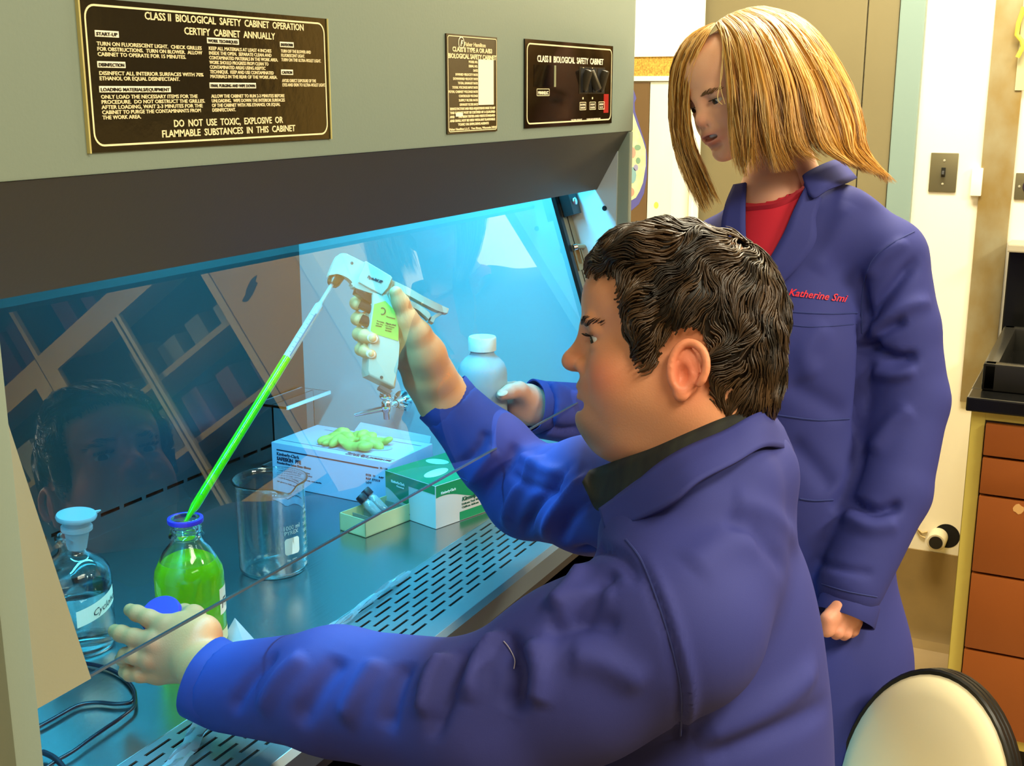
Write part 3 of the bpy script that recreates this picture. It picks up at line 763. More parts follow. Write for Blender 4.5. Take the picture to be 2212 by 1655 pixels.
# switch panel
x0, z0, pw, ph = 1.5285, 1.569, .3185, .1195
M = plane_M((x0, YF, z0), (1, 0, 0), (0, 0, 1))
b = MB(); quad(b, M, 0, 0, pw, ph, .0002, .002); pl = b.build('switch_panel', mat('plate_gloss', '#140c06', .10, spec=.6, bump=(25, .15, (1, 1, 1), .0006)), cab)
b = MB(); ring_outline(b, pw, ph, .010, .0020, M, .0023, .0050); b.build('border', m_ink, pl)
lettering('lettering', [('CLASS II  BIOLOGICAL  SAFETY  CABINET', .158, .0900, .0125, .240, T, 0, .0002),
    ('ULTRA-VIOLET', .157, .0070, .0030, .04, 'LEFT'), ('TURN OFF BEFORE USE', .215, .0070, .0030, .055, 'LEFT'),
    ('MINIHELIC', .058, .0455, .0065, .034, T, 0, .0001)], plane_M(M @ Vector((0, 0, .0024)), (1, 0, 0), (0, 0, 1)), m_inkb, pl)
b = MB(); ring_outline(b, .042, .010, .0015, .0008, M @ Matrix.Translation((.037, .0435, 0)), .0023, 0)
for x, y in ((.188, .022), (.226, .022), (.262, .022)):
    ring_outline(b, .024, .012, .001, .0009, M @ Matrix.Translation((x, y, 0)), .0023, 0)
for x, y in ((.200, .0395), (.237, .0395), (.200, .0835), (.235, .0835), (.258, .0815), (.275, .0800)): quad(b, M, x-.002, y-.0015, .004, .003, .0023)
b.build('legend_marks', m_ink, pl)
lettering('switch_labels', [('BLOWER', .200, .0285, .0042, .019, T), ('ON/OFF', .200, .0240, .0042, .018, T), ('LIGHT', .238, .0285, .0042, .017, T), ('FLUOR', .238, .0240, .0042, .017, T), ('LIGHT', .274, .0285, .0042, .017, T), ('U.V.', .274, .0240, .0042, .014, T)], plane_M(M @ Vector((0, 0, .0024)), (1, 0, 0), (0, 0, 1)), m_inkb, pl)
b = MB(); quad(b, M, .283, .0165, .020, .029, .0020); b.build('red_mark', mat('red_mark', '#a01a14', .4), pl)
b = MB(); quad(b, M, .028, .056, .074, .030, .0021); b.build('gauge_window', mat('gauge_black', '#060608', .05), pl)
b = MB(); quad(b, M, .094, .056, .006, .030, .0023, .0008); b.build('gauge_edge', mat('gauge_edge', '#8c9070', .4), pl)
b = MB(); quad(b, M, .185, .046, .100, .040, .0021, .0006); b.build('switch_bezel', mat('bezel', '#2e2a20', .3), pl)
for k, (x, t) in enumerate(((.190, .3), (.222, -.35), (.256, .3))):
    b = MB(); quad(b, M, x, .048, .026, .036, .0027, .0003); b.build('switch_well', m_void, pl)
    b = MB()
    c = M @ Vector((x+.013, .066, .0060))
    b.box(c-Vector((.0050, .0055, .016)), c+Vector((.0050, .0055, .016)), .003, rot=Matrix.Rotation(t, 3, 'X') @ Matrix.Rotation(-.22 if k == 1 else 0, 3, 'Y')); b.build('rocker_switch', mat('rocker', '#3e392c', .3), pl, smooth=40)
# ================================================================== things in the cabinet
m_clear = glass('lab_glass', (.97, 1, .99), 1.47)
m_mark = mat('enamel_white', '#eef2ea', .5)
S0 = WZ + .0006
# ---- beaker
def beaker(loc):
    R, H, t = .0515, .145, .0022
    e = empty('beaker', loc, 'large empty glass beaker with white volume marks standing behind the green bottle', 'beaker')
    def spout(p):
        a = math.atan2(p.y, p.x)-SPA; a = (a+math.pi) % (2*math.pi)-math.pi
        k = max(0, (p.z-(H-.022))/.022)
        g = math.exp(-(a/.22)**2)*k*k
        r = math.hypot(p.x, p.y); s = (r+g*.012)/r if r > 1e-6 else 1
        return Vector((p.x*s, p.y*s, p.z-g*.004))
    SPA = math.radians(180+62)
    b = MB()
    b.lathe([(0, 0), (R-.009, 0), (R-.003, .0025), (R, .010), (R, H-.012), (R+.0015, H-.004), (R+.005, H), (R+.0052, H+.0015), (R+.003, H+.002), (R-t+.0005, H-.006), (R-t, H-.014), (R-t, .012), (R-t-.003, .0050), (R-.011, .0030), (0, .0030)], 72, org=loc, spout=spout)
    g = b.build('glass_wall', m_clear, e, smooth=60)
    # printed marks wrap the front of the cylinder
    me_items = []
    front = math.atan2(-.83, -.55)                     # direction from the beaker towards the camera
    def wrapM(name, items, a0, parent):
        V = []; Fc = []; n = 0
        for (txt, x, z, size) in items:
            me, co = text_mesh(txt, size, bold=.0001)
            if len(co):
                for c in co:
                    a = a0+(c[0]+x)/R
                    V.append((loc[0]+(R+.0003)*math.cos(a), loc[1]+(R+.0003)*math.sin(a), loc[2]+z+c[1]))
                for p in me.polygons: Fc.append([v+n for v in p.vertices])
                n += len(co)
            bpy.data.meshes.remove(me)
        me = bpy.data.meshes.new(name); me.from_pydata(V, [], Fc); o = bpy.data.objects.new(name, me); COL.objects.link(o); me.materials.append(m_mark); attach(o, parent); return o
    wrapM('volume_text', [('1000 ml', -.002, .079, .0095), ('PYREX', -.000, .0715, .0085), ('No. 1000', .003, .030, .0045)], front+.02, g)
    its = [('ml', .040, .104, .0075), ('±5%', .040, .097, .006)]
    for i, v in enumerate((100, 200, 300, 400, 500, 600, 700, 800)): its.append((str(v), .0375, .088-i*.0107, .0072))
    wrapM('scale_text', its, front+.02, g)
    b = MB()
    def patch(a0, a1, z0, z1, n=8, round_=False):
        for k in range(n):
            u0, u1 = a0+(a1-a0)*k/n, a0+(a1-a0)*(k+1)/n
            def zz(u):
                if not round_: return 0
                e_ = min(u-a0, a1-u)/(a1-a0); return .0035*max(0, 1-e_/.14)**2
            P = lambda a, z, r=R+.0003: (loc[0]+r*math.cos(a), loc[1]+r*math.sin(a), loc[2]+z)
            b.poly([P(u0, z0+zz(u0)), P(u1, z0+zz(u1)), P(u1, z1-zz(u1)), P(u0, z1-zz(u0))])
    f0 = front+.02
    patch(f0+.0/R, f0+.026/R, .040, .066, 12, True); b.build('label_patch', m_mark, g)
    b = MB()
    for i in range(17): patch(f0+.058/R, f0+(.064 if i % 2 else .068)/R, .093-i*.00535, .0937-i*.00535, 2)
    b.build('scale_ticks', m_mark, g)
    return e
beaker((1.369, 1.093, S0))

# ---- media bottle with green liquid
def rev(name, prof, m, loc, parent, seg=56, sm=50, **kw):
    b = MB(); b.lathe(prof, seg, org=loc); return b.build(name, m, parent, smooth=sm, **kw)
BL = (1.100, 1.015, S0)
e = empty('media_bottle', BL, 'open screw neck glass bottle of bright green liquid with a blue pour ring', 'bottle')
R = .0435
outp = [(0, .003), (.030, .0015), (.036, 0), (R-.002, .003), (R, .010), (R, .108), (R-.0015, .117), (R-.007, .128), (.030, .141), (.0215, .151), (.0190, .156), (.0190, .158), (.0205, .159), (.0225, .1615), (.0205, .164)]
for k in range(3): outp += [(.0180, .1655+k*.0038), (.0197, .1672+k*.0038)]
outp += [(.0183, .1775), (.0183, .1835), (.0170, .185)]
inp = [(.0150, .1850), (.0148, .160), (.0178, .152), (.027, .141), (R-.0095, .127), (R-.004, .116), (R-.0025, .108), (R-.0025, .011), (R-.006, .0055), (0, .0055)]
g = rev('glass_body', outp+inp, m_clear, BL, e)
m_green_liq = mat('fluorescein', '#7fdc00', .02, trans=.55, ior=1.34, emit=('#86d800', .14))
LR = R-.0022
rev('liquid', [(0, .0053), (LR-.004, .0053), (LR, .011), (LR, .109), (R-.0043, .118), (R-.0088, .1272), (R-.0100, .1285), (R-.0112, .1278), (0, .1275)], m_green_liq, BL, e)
b = MB(); b.lathe([(.0186, .1790), (.0222, .1790), (.0226, .1815), (.0222, .1845), (.0186, .1852), (.0180, .1845)], 48, org=BL); b.build('pour_ring', mat('ring_blue', '#3a2ec0', .3), e, smooth=50)
def label_wrap(name, loc, R, a0, a1, z0, z1, m, parent, tilt=0, n=20):
    b = MB()
    for k in range(n):
        u0, u1 = a0+(a1-a0)*k/n, a0+(a1-a0)*(k+1)/n
        t0, t1 = tilt*k/n, tilt*(k+1)/n
        P = lambda a, z, r: (loc[0]+r*math.cos(a), loc[1]+r*math.sin(a), loc[2]+z)
        b.poly([P(u0, z0+t0, R), P(u1, z0+t1, R), P(u1, z1+t1, R), P(u0, z1+t0, R)])
    return b.build(name, m, parent)
def wrap_text(name, txt, size, loc, R, a0, z, m, parent, tilt=0.0, shear=.3, bold=0):
    me, co = text_mesh(txt, size, shear=shear, bold=bold)
    V = [(loc[0]+R*math.cos(a0+c[0]/R), loc[1]+R*math.sin(a0+c[0]/R), loc[2]+z+c[1]+c[0]*tilt) for c in co]
    m2 = bpy.data.meshes.new(name); m2.from_pydata(V, [], [list(p.vertices) for p in me.polygons]); bpy.data.meshes.remove(me)
    o = bpy.data.objects.new(name, m2); COL.objects.link(o); m2.materials.append(m); attach(o, parent); return o
m_lab = mat('label_paper', '#ece6d0', .7); m_pen = mat('pen_ink', '#3a3038', .6)
fr = math.atan2(-BL[1], -BL[0])
lb = label_wrap('label', BL, R+.0004, fr+.95, fr+2.3, .058, .093, m_lab, e)
wrap_text('label_text', 'Fl', .020, BL, R+.0008, fr+1.0, .066, m_pen, lb)
label_wrap('label', BL, R+.0004, fr+.75, fr+2.2, .020, .036, mat('label_cream', '#d8d2a0', .7), e)

# ---- reagent bottle with stopper
RL = (1.045, 1.158, S0)
e = empty('reagent_bottle', RL, 'clear glass reagent bottle with frosted stopper and taped handwritten label at the left', 'bottle')
R = .0455
rev('glass_body', [(0, .004), (.030, .002), (.038, 0), (R-.002, .003), (R, .010), (R, .098), (R-.002, .108), (R-.009, .119), (R-.020, .127), (.0185, .133), (.0165, .139), (.0165, .146), (.0205, .150), (.0205, .154), (.0185, .156), (.0135, .156), (.0125, .139), (.0155, .130), (R-.021, .1235), (R-.011, .116), (R-.0045, .107), (R-.0025, .098), (R-.0025, .011), (R-.007, .006), (0, .006)], m_clear, RL, e)
LR = R-.0022
rev('liquid', [(0, .0058), (LR-.005, .0058), (LR, .011), (LR, .082), (LR-.001, .083), (LR-.002, .082), (0, .082)], glass('water', (.93, 1, 1), 1.33), RL, e)
b = MB(); b.lathe([(0, .140), (.0115, .140), (.0150, .161), (.0165, .164), (.0195, .166), (.0195, .170), (.0160, .172), (.0170, .178), (.0245, .181), (.0255, .184), (.0240, .187), (.012, .1885), (0, .186)], 40, org=(0, 0, 0))
Mst = Matrix.Translation(RL) @ Matrix.Rotation(math.radians(4), 4, 'X')
b.tube([(.020, -.012, .185), (.026, -.016, .187)], [.003, .001], 6)
b.xform(Mst).build('stopper', mat('stopper_frost', '#a8c8d0', .38, trans=.55, ior=1.4), e, smooth=45)
fr = math.atan2(-RL[1], -RL[0])
lb = label_wrap('label', RL, R+.0004, fr-.05, fr+1.35, .046, .068, m_lab, e, tilt=.018)
wrap_text('label_text', 'Cyclohexane', .0125, RL, R+.0009, fr+.38, .057, m_pen, lb, tilt=.27)

# ---- purple bottle cap held between thumb and fingers: built with the hand position
CP = at(352, 1334, 1.420)
e = empty('bottle_cap', CP, 'blue violet screw cap pinched between the fingers of the seated person left hand', 'cap')
b = MB(); b.lathe([(0, .011), (.0225, .011), (.0245, .008), (.0250, -.011), (.0225, -.011), (.0222, .007), (0, .008)], 48)
cax = (UP*.62 - FW*.75 - RT*.12).normalized()
b.xform(Matrix.Translation(CP) @ cax.to_track_quat('Z', 'Y').to_matrix().to_4x4()); b.build('cap_shell', mat('cap_violet', '#4438b8', .4), e, smooth=40)

# ---- glove box
def box_from(loc, yaw, L, W, H): return Matrix.Translation(loc) @ Matrix.Rotation(yaw, 4, 'Z')
gA, gB, gC = Vector((1.697, 1.347, 0)), Vector((1.685, 1.082, 0)), Vector((1.834, 1.095, 0))
ux = (gB-gA).normalized(); uy = Vector((-ux.y, ux.x, 0))
GM = Matrix((ux, uy, Vector((0, 0, 1)))).transposed().to_4x4(); GM.translation = Vector((gA.x, gA.y, S0))
L, W, H = .265, .135, .0825
e = empty('glove_box', GM @ Vector((L/2, W/2, 0)), 'blue white latex glove box with pale gloves poking out of its top', 'glove box')
m_gbox = mat('glove_carton', '#b6bedc', .5)
b = MB(); b.box((0, 0, 0), (L, W, H), .0012); b.xform(GM).build('carton', m_gbox, e, smooth=30)
ink = mat('print_navy', '#1c2440', .5)
b = MB()
def pq(b, M, x0, x1, z0, z1, off=.0004): b.poly([M @ Vector(p) for p in ((x0, -off, z0), (x1, -off, z0), (x1, -off, z1), (x0, -off, z1))])
pq(b, GM, .012, .240, .0685, .0710)
b.poly([GM @ Vector(p) for p in ((.004, .018, H+.0004), (.262, .018, H+.0004), (.262, .0192, H+.0004), (.004, .0192, H+.0004))])
b.poly([GM @ Vector(p) for p in ((.035, .112, H+.0004), (.255, .112, H+.0004), (.255, .1132, H+.0004), (.035, .1132, H+.0004))])
b.build('printed_bars', ink, e)
FM = Matrix((ux, Vector((0, 0, 1)), -uy)).transposed().to_4x4(); FM.translation = GM @ Vector((0, -.0005, 0))
lettering('lettering', [('Kimberly-Clark', .012, .0595, .0085, .052, 'LEFT', 0, .0001), ('SAFESKIN  PFE', .012, .0500, .0095, .056, 'LEFT', 0, .0003), ('Powder-Free Latex Exam Gloves', .012, .0435, .0055, .078, 'LEFT', 0, .0002),
   ('Gants d\'examen en latex non poudres', .012, .034, .004, .075, 'LEFT'), ('Guantes de examen de latex sin polvo', .012, .029, .004, .080, 'LEFT'), ('100 gloves by weight, ambidextrous, non-sterile', .012, .020, .004, .10, 'LEFT'),
   ('50 / 100', .243, .069, .005, .016, 'LEFT'), ('SIZE  M', .212, .052, .005, .02, 'LEFT'), ('REF 57333', .212, .045, .005, .03, 'LEFT'), ('LOT', .212, .038, .005, .012, 'LEFT'), ('REF', .240, .052, .004, .01, 'LEFT')], FM, ink, e)
TM = Matrix((ux, uy, Vector((0, 0, 1)))).transposed().to_4x4(); TM.translation = GM @ Vector((0, 0, H+.0006))
lettering('lettering', [('Kimberly-Clark', .165, .010, .007, .045, 'LEFT', 0, .0001), ('SAFESKIN PFE', .215, .006, .008, .045, 'LEFT', 0, .0002), ('Latex Exam Gloves', .165, .004, .005, .05, 'LEFT')], TM, ink, e)
gm = mat('glove_latex', '#a6c860', .5, sub=.1)
v = Vol((1.60, 1.05, .985), (1.95, 1.40, 1.06), .0022)
rnd = random.Random(3)
for i in range(26):
    t = i/25; c = GM @ Vector((.085+.115*t, .055+.03*math.sin(i*2.1)+.01*rnd.random(), H+.004+.010*abs(math.sin(i*1.3))*(1-.6*abs(t-.5))))
    v.ell(c, (.012+.006*rnd.random(), .009, .004+.006*rnd.random()), .004, R=Euler((rnd.uniform(-.6, .6), rnd.uniform(-.6, .6), rnd.uniform(0, 3))).to_matrix())
V, Q = v.mesh(); np_object('glove', gm, None, None) if False else np_object('glove', V, Q, gm, e, relax=1)
b = MB(); ov = [GM @ Vector((.142+.078*math.cos(a), .068+.030*math.sin(a), H+.0008)) for a in [k*math.pi/20 for k in range(40)]]
b.poly(ov); b.build('opening', mat('opening_teal', '#8fb8c8', .6), e)
b = MB(); b.prism([GM @ Vector(p) for p in ((.09, .133, H), (.26, .133, H), (.26, .137, H+.012), (.10, .140, H+.016))], (0, 0, .0012)); b.build('flap', m_gbox, e)

# ---- tissue wipes box (green and white)
kA, kB, kC = Vector((1.666, 1.081, 0)), Vector((1.630, .960, 0)), Vector((1.780, .945, 0))
ux = (kB-kA).normalized(); uy = Vector((-ux.y, ux.x, 0))
KM = Matrix((ux, uy, Vector((0, 0, 1)))).transposed().to_4x4(); KM.translation = Vector((kA.x, kA.y, S0))
L, W, H = .126, .155, .075
e = empty('wipes_box', KM @ Vector((L/2, W/2, 0)), 'small green and white wipes box standing before the glove box', 'wipes box')
b = MB(); b.box((0, 0, 0), (L, W, H), .001); b.xform(KM).build('carton', mat('wipes_white', '#cfccc6', .5), e, smooth=30)
gr_ = mat('print_green', '#128a56', .45)
b = MB()
def wave(M, n, x0, x1, f, top, off=.0004):
    for k in range(n):
        a, c = x0+(x1-x0)*k/n, x0+(x1-x0)*(k+1)/n
        b.poly([M @ Vector(p) for p in ((a, -off, f(a)), (c, -off, f(c)), (c, -off, top), (a, -off, top))])
wave(KM, 16, .001, .060, lambda x: .036+.010*math.cos(x*60)+.05*max(0, x-.03), H)
wave(KM, 4, .060, .125, lambda x: .060, H)
KR = KM @ Matrix.Translation((L, 0, 0)) @ Matrix.Rotation(math.pi/2, 4, 'Z')     # right-hand face
wave(KR, 20, .001, .154, lambda x: .045+.010*math.sin(x*34+1), H)
b.poly([KR @ Vector(p) for p in ((.055, -.0004, .001), (.154, -.0004, .001), (.154, -.0004, .016), (.055, -.0004, .016))])
n = 16
b.poly([KM @ Vector(p) for p in ((.001, .001, H+.0004), (L-.001, .001, H+.0004), (L-.001, W-.001, H+.0004), (.001, W-.001, H+.0004))])
b.build('green_print', gr_, e)
b = MB()
for (cx, cy, rx, ry, rt) in ((.030, .095, .022, .014, .3), (.075, .050, .014, .030, .2), (.100, .12, .016, .02, 0)):
    b.poly([KM @ Vector((cx+rx*math.cos(a)*math.cos(rt)-ry*math.sin(a)*math.sin(rt), cy+rx*math.cos(a)*math.sin(rt)+ry*math.sin(a)*math.cos(rt), H+.0007)) for a in [k*math.pi/12 for k in range(24)]])
b.build('cutout', mat('wipes_pale', '#cfe8dc', .5), e)
KF = Matrix((ux, Vector((0, 0, 1)), -uy)).transposed().to_4x4(); KF.translation = KM @ Vector((0, -.0007, 0))
lettering('lettering', [('Kimberly-Clark', .016, .058, .0062, .034, 'LEFT', 0, .0001), ('Professional', .030, .0525, .0040, .018, 'LEFT')], KF, m_mark, e)
lettering('lettering', [('34155   EX-L', .020, .010, .0065, .042, 'LEFT', 0, .0002)], KF, ink, e)
RF = Matrix(((KR @ Vector((1, 0, 0, 0))).to_3d(), Vector((0, 0, 1)), (KR @ Vector((0, -1, 0, 0))).to_3d())).transposed().to_4x4(); RF.translation = KR @ Vector((0, -.0007, 0))
lettering('lettering', [('Kimberly-Clark', .012, .058, .006, .034, 'LEFT', 0, .0001)], RF, m_mark, e)
lettering('lettering', [('Kimwipes', .060, .034, .010, .045, 'LEFT', .2, .0002), ('Delicate Task Wipers', .060, .027, .005, .05, 'LEFT'), ('Chiffons delicats', .060, .021, .005, .04, 'LEFT')], RF, mat('print_dkgreen', '#1a5a3c', .5), e)

# ---- small open carton with two vials
sA, sB = Vector((1.557, 1.102, 0)), Vector((1.545, 1.043, 0))
ux = (sB-sA).normalized(); uy = Vector((-ux.y, ux.x, 0))
SM = Matrix((ux, uy, Vector((0, 0, 1)))).transposed().to_4x4(); SM.translation = Vector((sA.x, sA.y, S0))
L, W, H, t = .060, .120, .030, .0015
e = empty('card_tray', SM @ Vector((L/2, W/2, 0)), 'small open cream card tray in front of the wipes box', 'tray')
m_card = mat('tray_card', '#c9c48e', .7)
b = MB(); b.box((0, 0, 0), (L, W, t)); b.box((0, 0, 0), (t, W, H)); b.box((L-t, 0, 0), (L, W, H)); b.box((0, 0, 0), (L, t, H)); b.box((0, W-t, 0), (L, W, H))
b.xform(SM).build('tray_walls', m_card, e)
b = MB()
for k in range(4): b.box((.004, .026+k*.026, t), (L-.004, .0268+k*.026, H-.006))
b.xform(SM).build('divider', mat('card_grey', '#8c8a78', .7), e)
def vial(base, axis, label):
    e = empty('vial', base, label, 'vial', 'black capped vials leaning in the small card tray')
    Q_ = Matrix.Translation(base) @ axis.normalized().to_track_quat('Z', 'Y').to_matrix().to_4x4()
    b = MB(); b.lathe([(0, 0), (.0075, .0005), (.0085, .002), (.0085, .036), (.0065, .039), (.0065, .043), (.0055, .043), (.0055, .038), (.0075, .035), (.0075, .003), (0, .002)], 28); b.xform(Q_).build('glass_body', mat('vial_glass', '#dfeef0', .08, trans=.75, ior=1.45), e, smooth=50)
    b = MB(); b.lathe([(0, .0022), (.0073, .0032), (.0073, .008), (0, .008)], 20); b.xform(Q_).build('contents', mat('vial_amber', '#c8501c', .4), e, smooth=50)
    b = MB(); b.lathe([(0, .056), (.0080, .056), (.0088, .054), (.0088, .0425), (0, .0425)], 28); b.xform(Q_).build('cap', mat('vial_cap', '#141416', .35), e, smooth=40)
ax = (Vector((-.35, .25, 1)).normalized()-ux*.75)
vial(SM @ Vector((.040, .060, .010)), ax, 'black capped glass vial leaning in the card tray, the nearer one')
vial(SM @ Vector((.030, .082, .012)), ax, 'black capped glass vial leaning in the card tray, the one behind')

# ---- clear acrylic holder at the back
e = empty('acrylic_stand', (1.84, 1.36, S0), 'clear acrylic stand by the back wall behind the glove box', 'stand')
ma = glass('acrylic', (.9, .97, 1), 1.49)
b = MB(); b.box((1.775, 1.40, S0), (1.905, 1.404, 1.035)); b.box((1.775, 1.375, S0), (1.905, 1.435, S0+.003)); b.box((1.770, 1.365, 1.035), (1.910, 1.435, 1.040)); b.build('stand_body', ma, e)
b = MB(); b.box((1.770, 1.362, 1.0345), (1.910, 1.366, 1.0405)); b.build('front_edge', mat('acryl_edge', '#bfe0e8', .2), e)

# ---- translucent bottle held by the standing person
BP = at(1043, 935, 1.985); BH = .163
zt = BP.z
e = empty('wash_bottle', BP, 'translucent white plastic bottle held up by the standing person', 'bottle')
m_hdpe = mat('hdpe', '#ccd8de', .42, trans=.45, ior=1.3, sub=.2)
R = .0405
b = MB(); b.lathe([(0, 0), (R-.004, 0), (R, .004), (R, .098), (R-.001, .108), (R-.005, .118), (R-.012, .126), (.022, .131), (.0195, .134), (.0195, .142)], 48, org=BP); b.build('bottle_body', m_hdpe, e, smooth=50)
b = MB(); b.lathe([(0, .162), (.0215, .162), (.0228, .160), (.0228, .140), (.0205, .140), (0, .141)], 48, org=BP)
b.build('cap', mat('cap_white', '#e0ded6', .45), e, smooth=40)
b = MB(); b.lathe([(0, .002), (R-.002, .003), (R-.0015, .070), (0, .070)], 40, org=BP); b.build('contents', mat('bottle_fill', '#8f9cc0', .3, trans=.4), e, smooth=50)

# ---- cords, wrappers
def cord(pts, z=.9145, r=.0022):
    P = [on(x, y, 2, z) for x, y in pts]; 
    return [Vector(p) for p in P]
def smooth_path(P, n=8):
    out = []
    for i in range(len(P)-1):
        p0, p1, p2, p3 = P[max(i-1, 0)], P[i], P[i+1], P[min(i+2, len(P)-1)]
        for k in range(n):
            t = k/n; out.append(.5*((2*p1)+(p2-p0)*t+(2*p0-5*p1+4*p2-p3)*t*t+(3*p1-p0-3*p2+p3)*t**3))
    out.append(P[-1]); return out
m_cord = mat('cord_black', '#17121f', .3, spec=.6)
b = MB(); b.tube(smooth_path(cord([(60, 1578), (88, 1568), (130, 1545), (170, 1524), (210, 1518), (250, 1521), (280, 1518), (291, 1505), (286, 1485), (265, 1462), (235, 1445), (205, 1437), (175, 1432), (150, 1437)])), .0026, 8)
b.build('electric_cable', m_cord, None, smooth=60, label='dark cord curling across the work surface below the left hand', cat='cable')
b = MB(); b.tube(smooth_path(cord([(292, 1500), (290, 1525), (265, 1548), (230, 1572), (190, 1600), (160, 1622), (120, 1645), (90, 1665)], .9165)), .0022, 8)
b.build('electric_cable', m_cord, None, smooth=60, label='thin grey cord running from the loop to the bottom left post', cat='cable')
b = MB(); b.tube(smooth_path(cord([(92, 1625), (115, 1636), (135, 1655), (150, 1680)], .918)), .0032, 8)
b.build('electric_cable', m_cord, None, smooth=60, label='short end of dark cord at the bottom left corner', cat='cable')
m_wrap = mat('clear_wrap', '#dfeaf0', .12, trans=.8, ior=1.25, spec=.7)
def wrapper(name, pts, w, label, z=.913):
    P = smooth_path([on(x, y, 2, z+.003*(i % 2)) for i, (x, y) in enumerate(pts)], 5); n = len(P)
    b = MB(); rows = []
    for i, p in enumerate(P):
        t = (P[min(i+1, n-1)]-P[max(i-1, 0)]).normalized(); s = Vector((-t.y, t.x, 0))
        rows.append([b.bm.verts.new(p+s*w*(u-.5)+Vector((0, 0, .004*abs(math.sin(u*9+i*.35))+.0015*math.sin(i*1.3+u*5)))) for u in (0, .2, .4, .6, .8, 1)])
    for r0, r1 in zip(rows, rows[1:]):
        for k in range(5): b.bm.faces.new((r0[k], r0[k+1], r1[k+1], r1[k]))
    return b.build(name, m_wrap, None, smooth=60, label=label, cat='wrapper')
wrapper('plastic_wrapper', [(452, 1535), (430, 1580), (405, 1620), (370, 1665)], .022, 'crinkled clear plastic wrapper lying on the grille under the left sleeve', .915)
wrapper('plastic_wrapper', [(650, 1412), (700, 1372), (760, 1330), (820, 1284), (880, 1238)], .014, 'long clear plastic pipette wrapper lying along the edge of the grille')
b = MB(); c = on(508, 1400, 2, .913)
tri = [c+Vector(p) for p in ((-.012, .02, 0), (.028, -.012, 0), (.012, .008, .036), (.002, -.012, .012))]
b.poly([tri[0], tri[3], tri[2]]); b.poly([tri[3], tri[1], tri[2]]); b.poly([tri[0], tri[1], tri[2]])
b.build('plastic_scrap', mat('wrap_white', '#d8e0e4', .2, trans=.5, ior=1.2), None, label='small crumpled clear plastic scrap beside the left wrist', cat='plastic scrap')

# ================================================================== people helpers
from mathutils.bvhtree import BVHTree
def cam_px(V):
    V = np.asarray(V, float)-np.array(CAM)
    z = V @ np.array(FW)
    return CXP+F_PX*(V @ np.array(RT))/z, CYP-F_PX*(V @ np.array(UP))/z, z
def in_poly(x, y, poly):
    ins = np.zeros(x.shape, bool); n = len(poly)
    for i in range(n):
        x1, y1 = poly[i]; x2, y2 = poly[(i+1) % n]
        if y1 == y2: continue
        c = ((y1 > y) != (y2 > y)) & (x < (x2-x1)*(y-y1)/(y2-y1)+x1)
        ins ^= c
    return ins
def normals(V, Q):
    a = V[Q[:, 1]]-V[Q[:, 0]]; b = V[Q[:, 2]]-V[Q[:, 0]]
    f = np.cross(a, b); N = np.zeros_like(V)
    for k in range(Q.shape[1]):
        for c in range(3): N[:, c] += np.bincount(Q[:, k], f[:, c], len(V))
    return N/(np.linalg.norm(N, axis=1)[:, None]+1e-12)
def relaxed(V, Q, it):
    E = np.concatenate([Q[:, [i, (i+1) % 4]] for i in range(4)])
    n = np.bincount(E[:, 0], minlength=len(V))+np.bincount(E[:, 1], minlength=len(V))
    for _ in range(it):
        acc = np.zeros_like(V)
        for k in range(3): acc[:, k] = np.bincount(E[:, 0], V[E[:, 1], k], len(V))+np.bincount(E[:, 1], V[E[:, 0], k], len(V))
        V = V*.5+.5*acc/np.maximum(n, 1)[:, None]
    return V
def bvh(V, Q): return BVHTree.FromPolygons([tuple(v) for v in V], [tuple(q) for q in Q])
def hit(tree, px, py, default=None):
    d = ray(px, py).normalized()
    r = tree.ray_cast(CAM, d, 6.0)
    if r[0] is None: return (at(px, py, default), -FW) if default else None
    return r[0], r[1]
def folds(V, Q, specs, tree=None):
    """raise (+) or sink (-) cloth along curved creases lying on the surface; spec = (pts px, height, width)"""
    tree = tree or bvh(V, Q); N = normals(V, Q); D = np.zeros(len(V))
    for pts, h, w in specs:
        P = smooth_path([Vector((x, y, 0)) for x, y in pts], 6) if len(pts) > 2 else [Vector((*pts[0], 0)).lerp(Vector((*pts[1], 0)), k/8) for k in range(9)]
        H = [hit(tree, p.x, p.y) for p in P]; H = [np.array(q[0]) for q in H if q]
        if len(H) < 2: continue
        H = np.array(H); lo, hi = H.min(0)-3*w, H.max(0)+3*w
        idx = np.where(((V > lo) & (V < hi)).all(1))[0]
        if not len(idx): continue
        X = V[idx]; best = np.full(len(idx), 9.0); tt = np.zeros(len(idx)); n = len(H)-1
        for i in range(n):
            a, b_ = H[i], H[i+1]; ab = b_-a; L = ab @ ab
            if L < 1e-9 or L > .01: continue
            t = np.clip(((X-a) @ ab)/L, 0, 1); d = np.linalg.norm(X-a-t[:, None]*ab, axis=1)
            m = d < best; best[m] = d[m]; tt[m] = (i+t[m])/n
        env = np.clip(np.minimum(tt, 1-tt)*5+.12, 0, 1)
        D[idx] += h*np.exp(-(best/w)**2)*env
    return V+N*D[:, None]
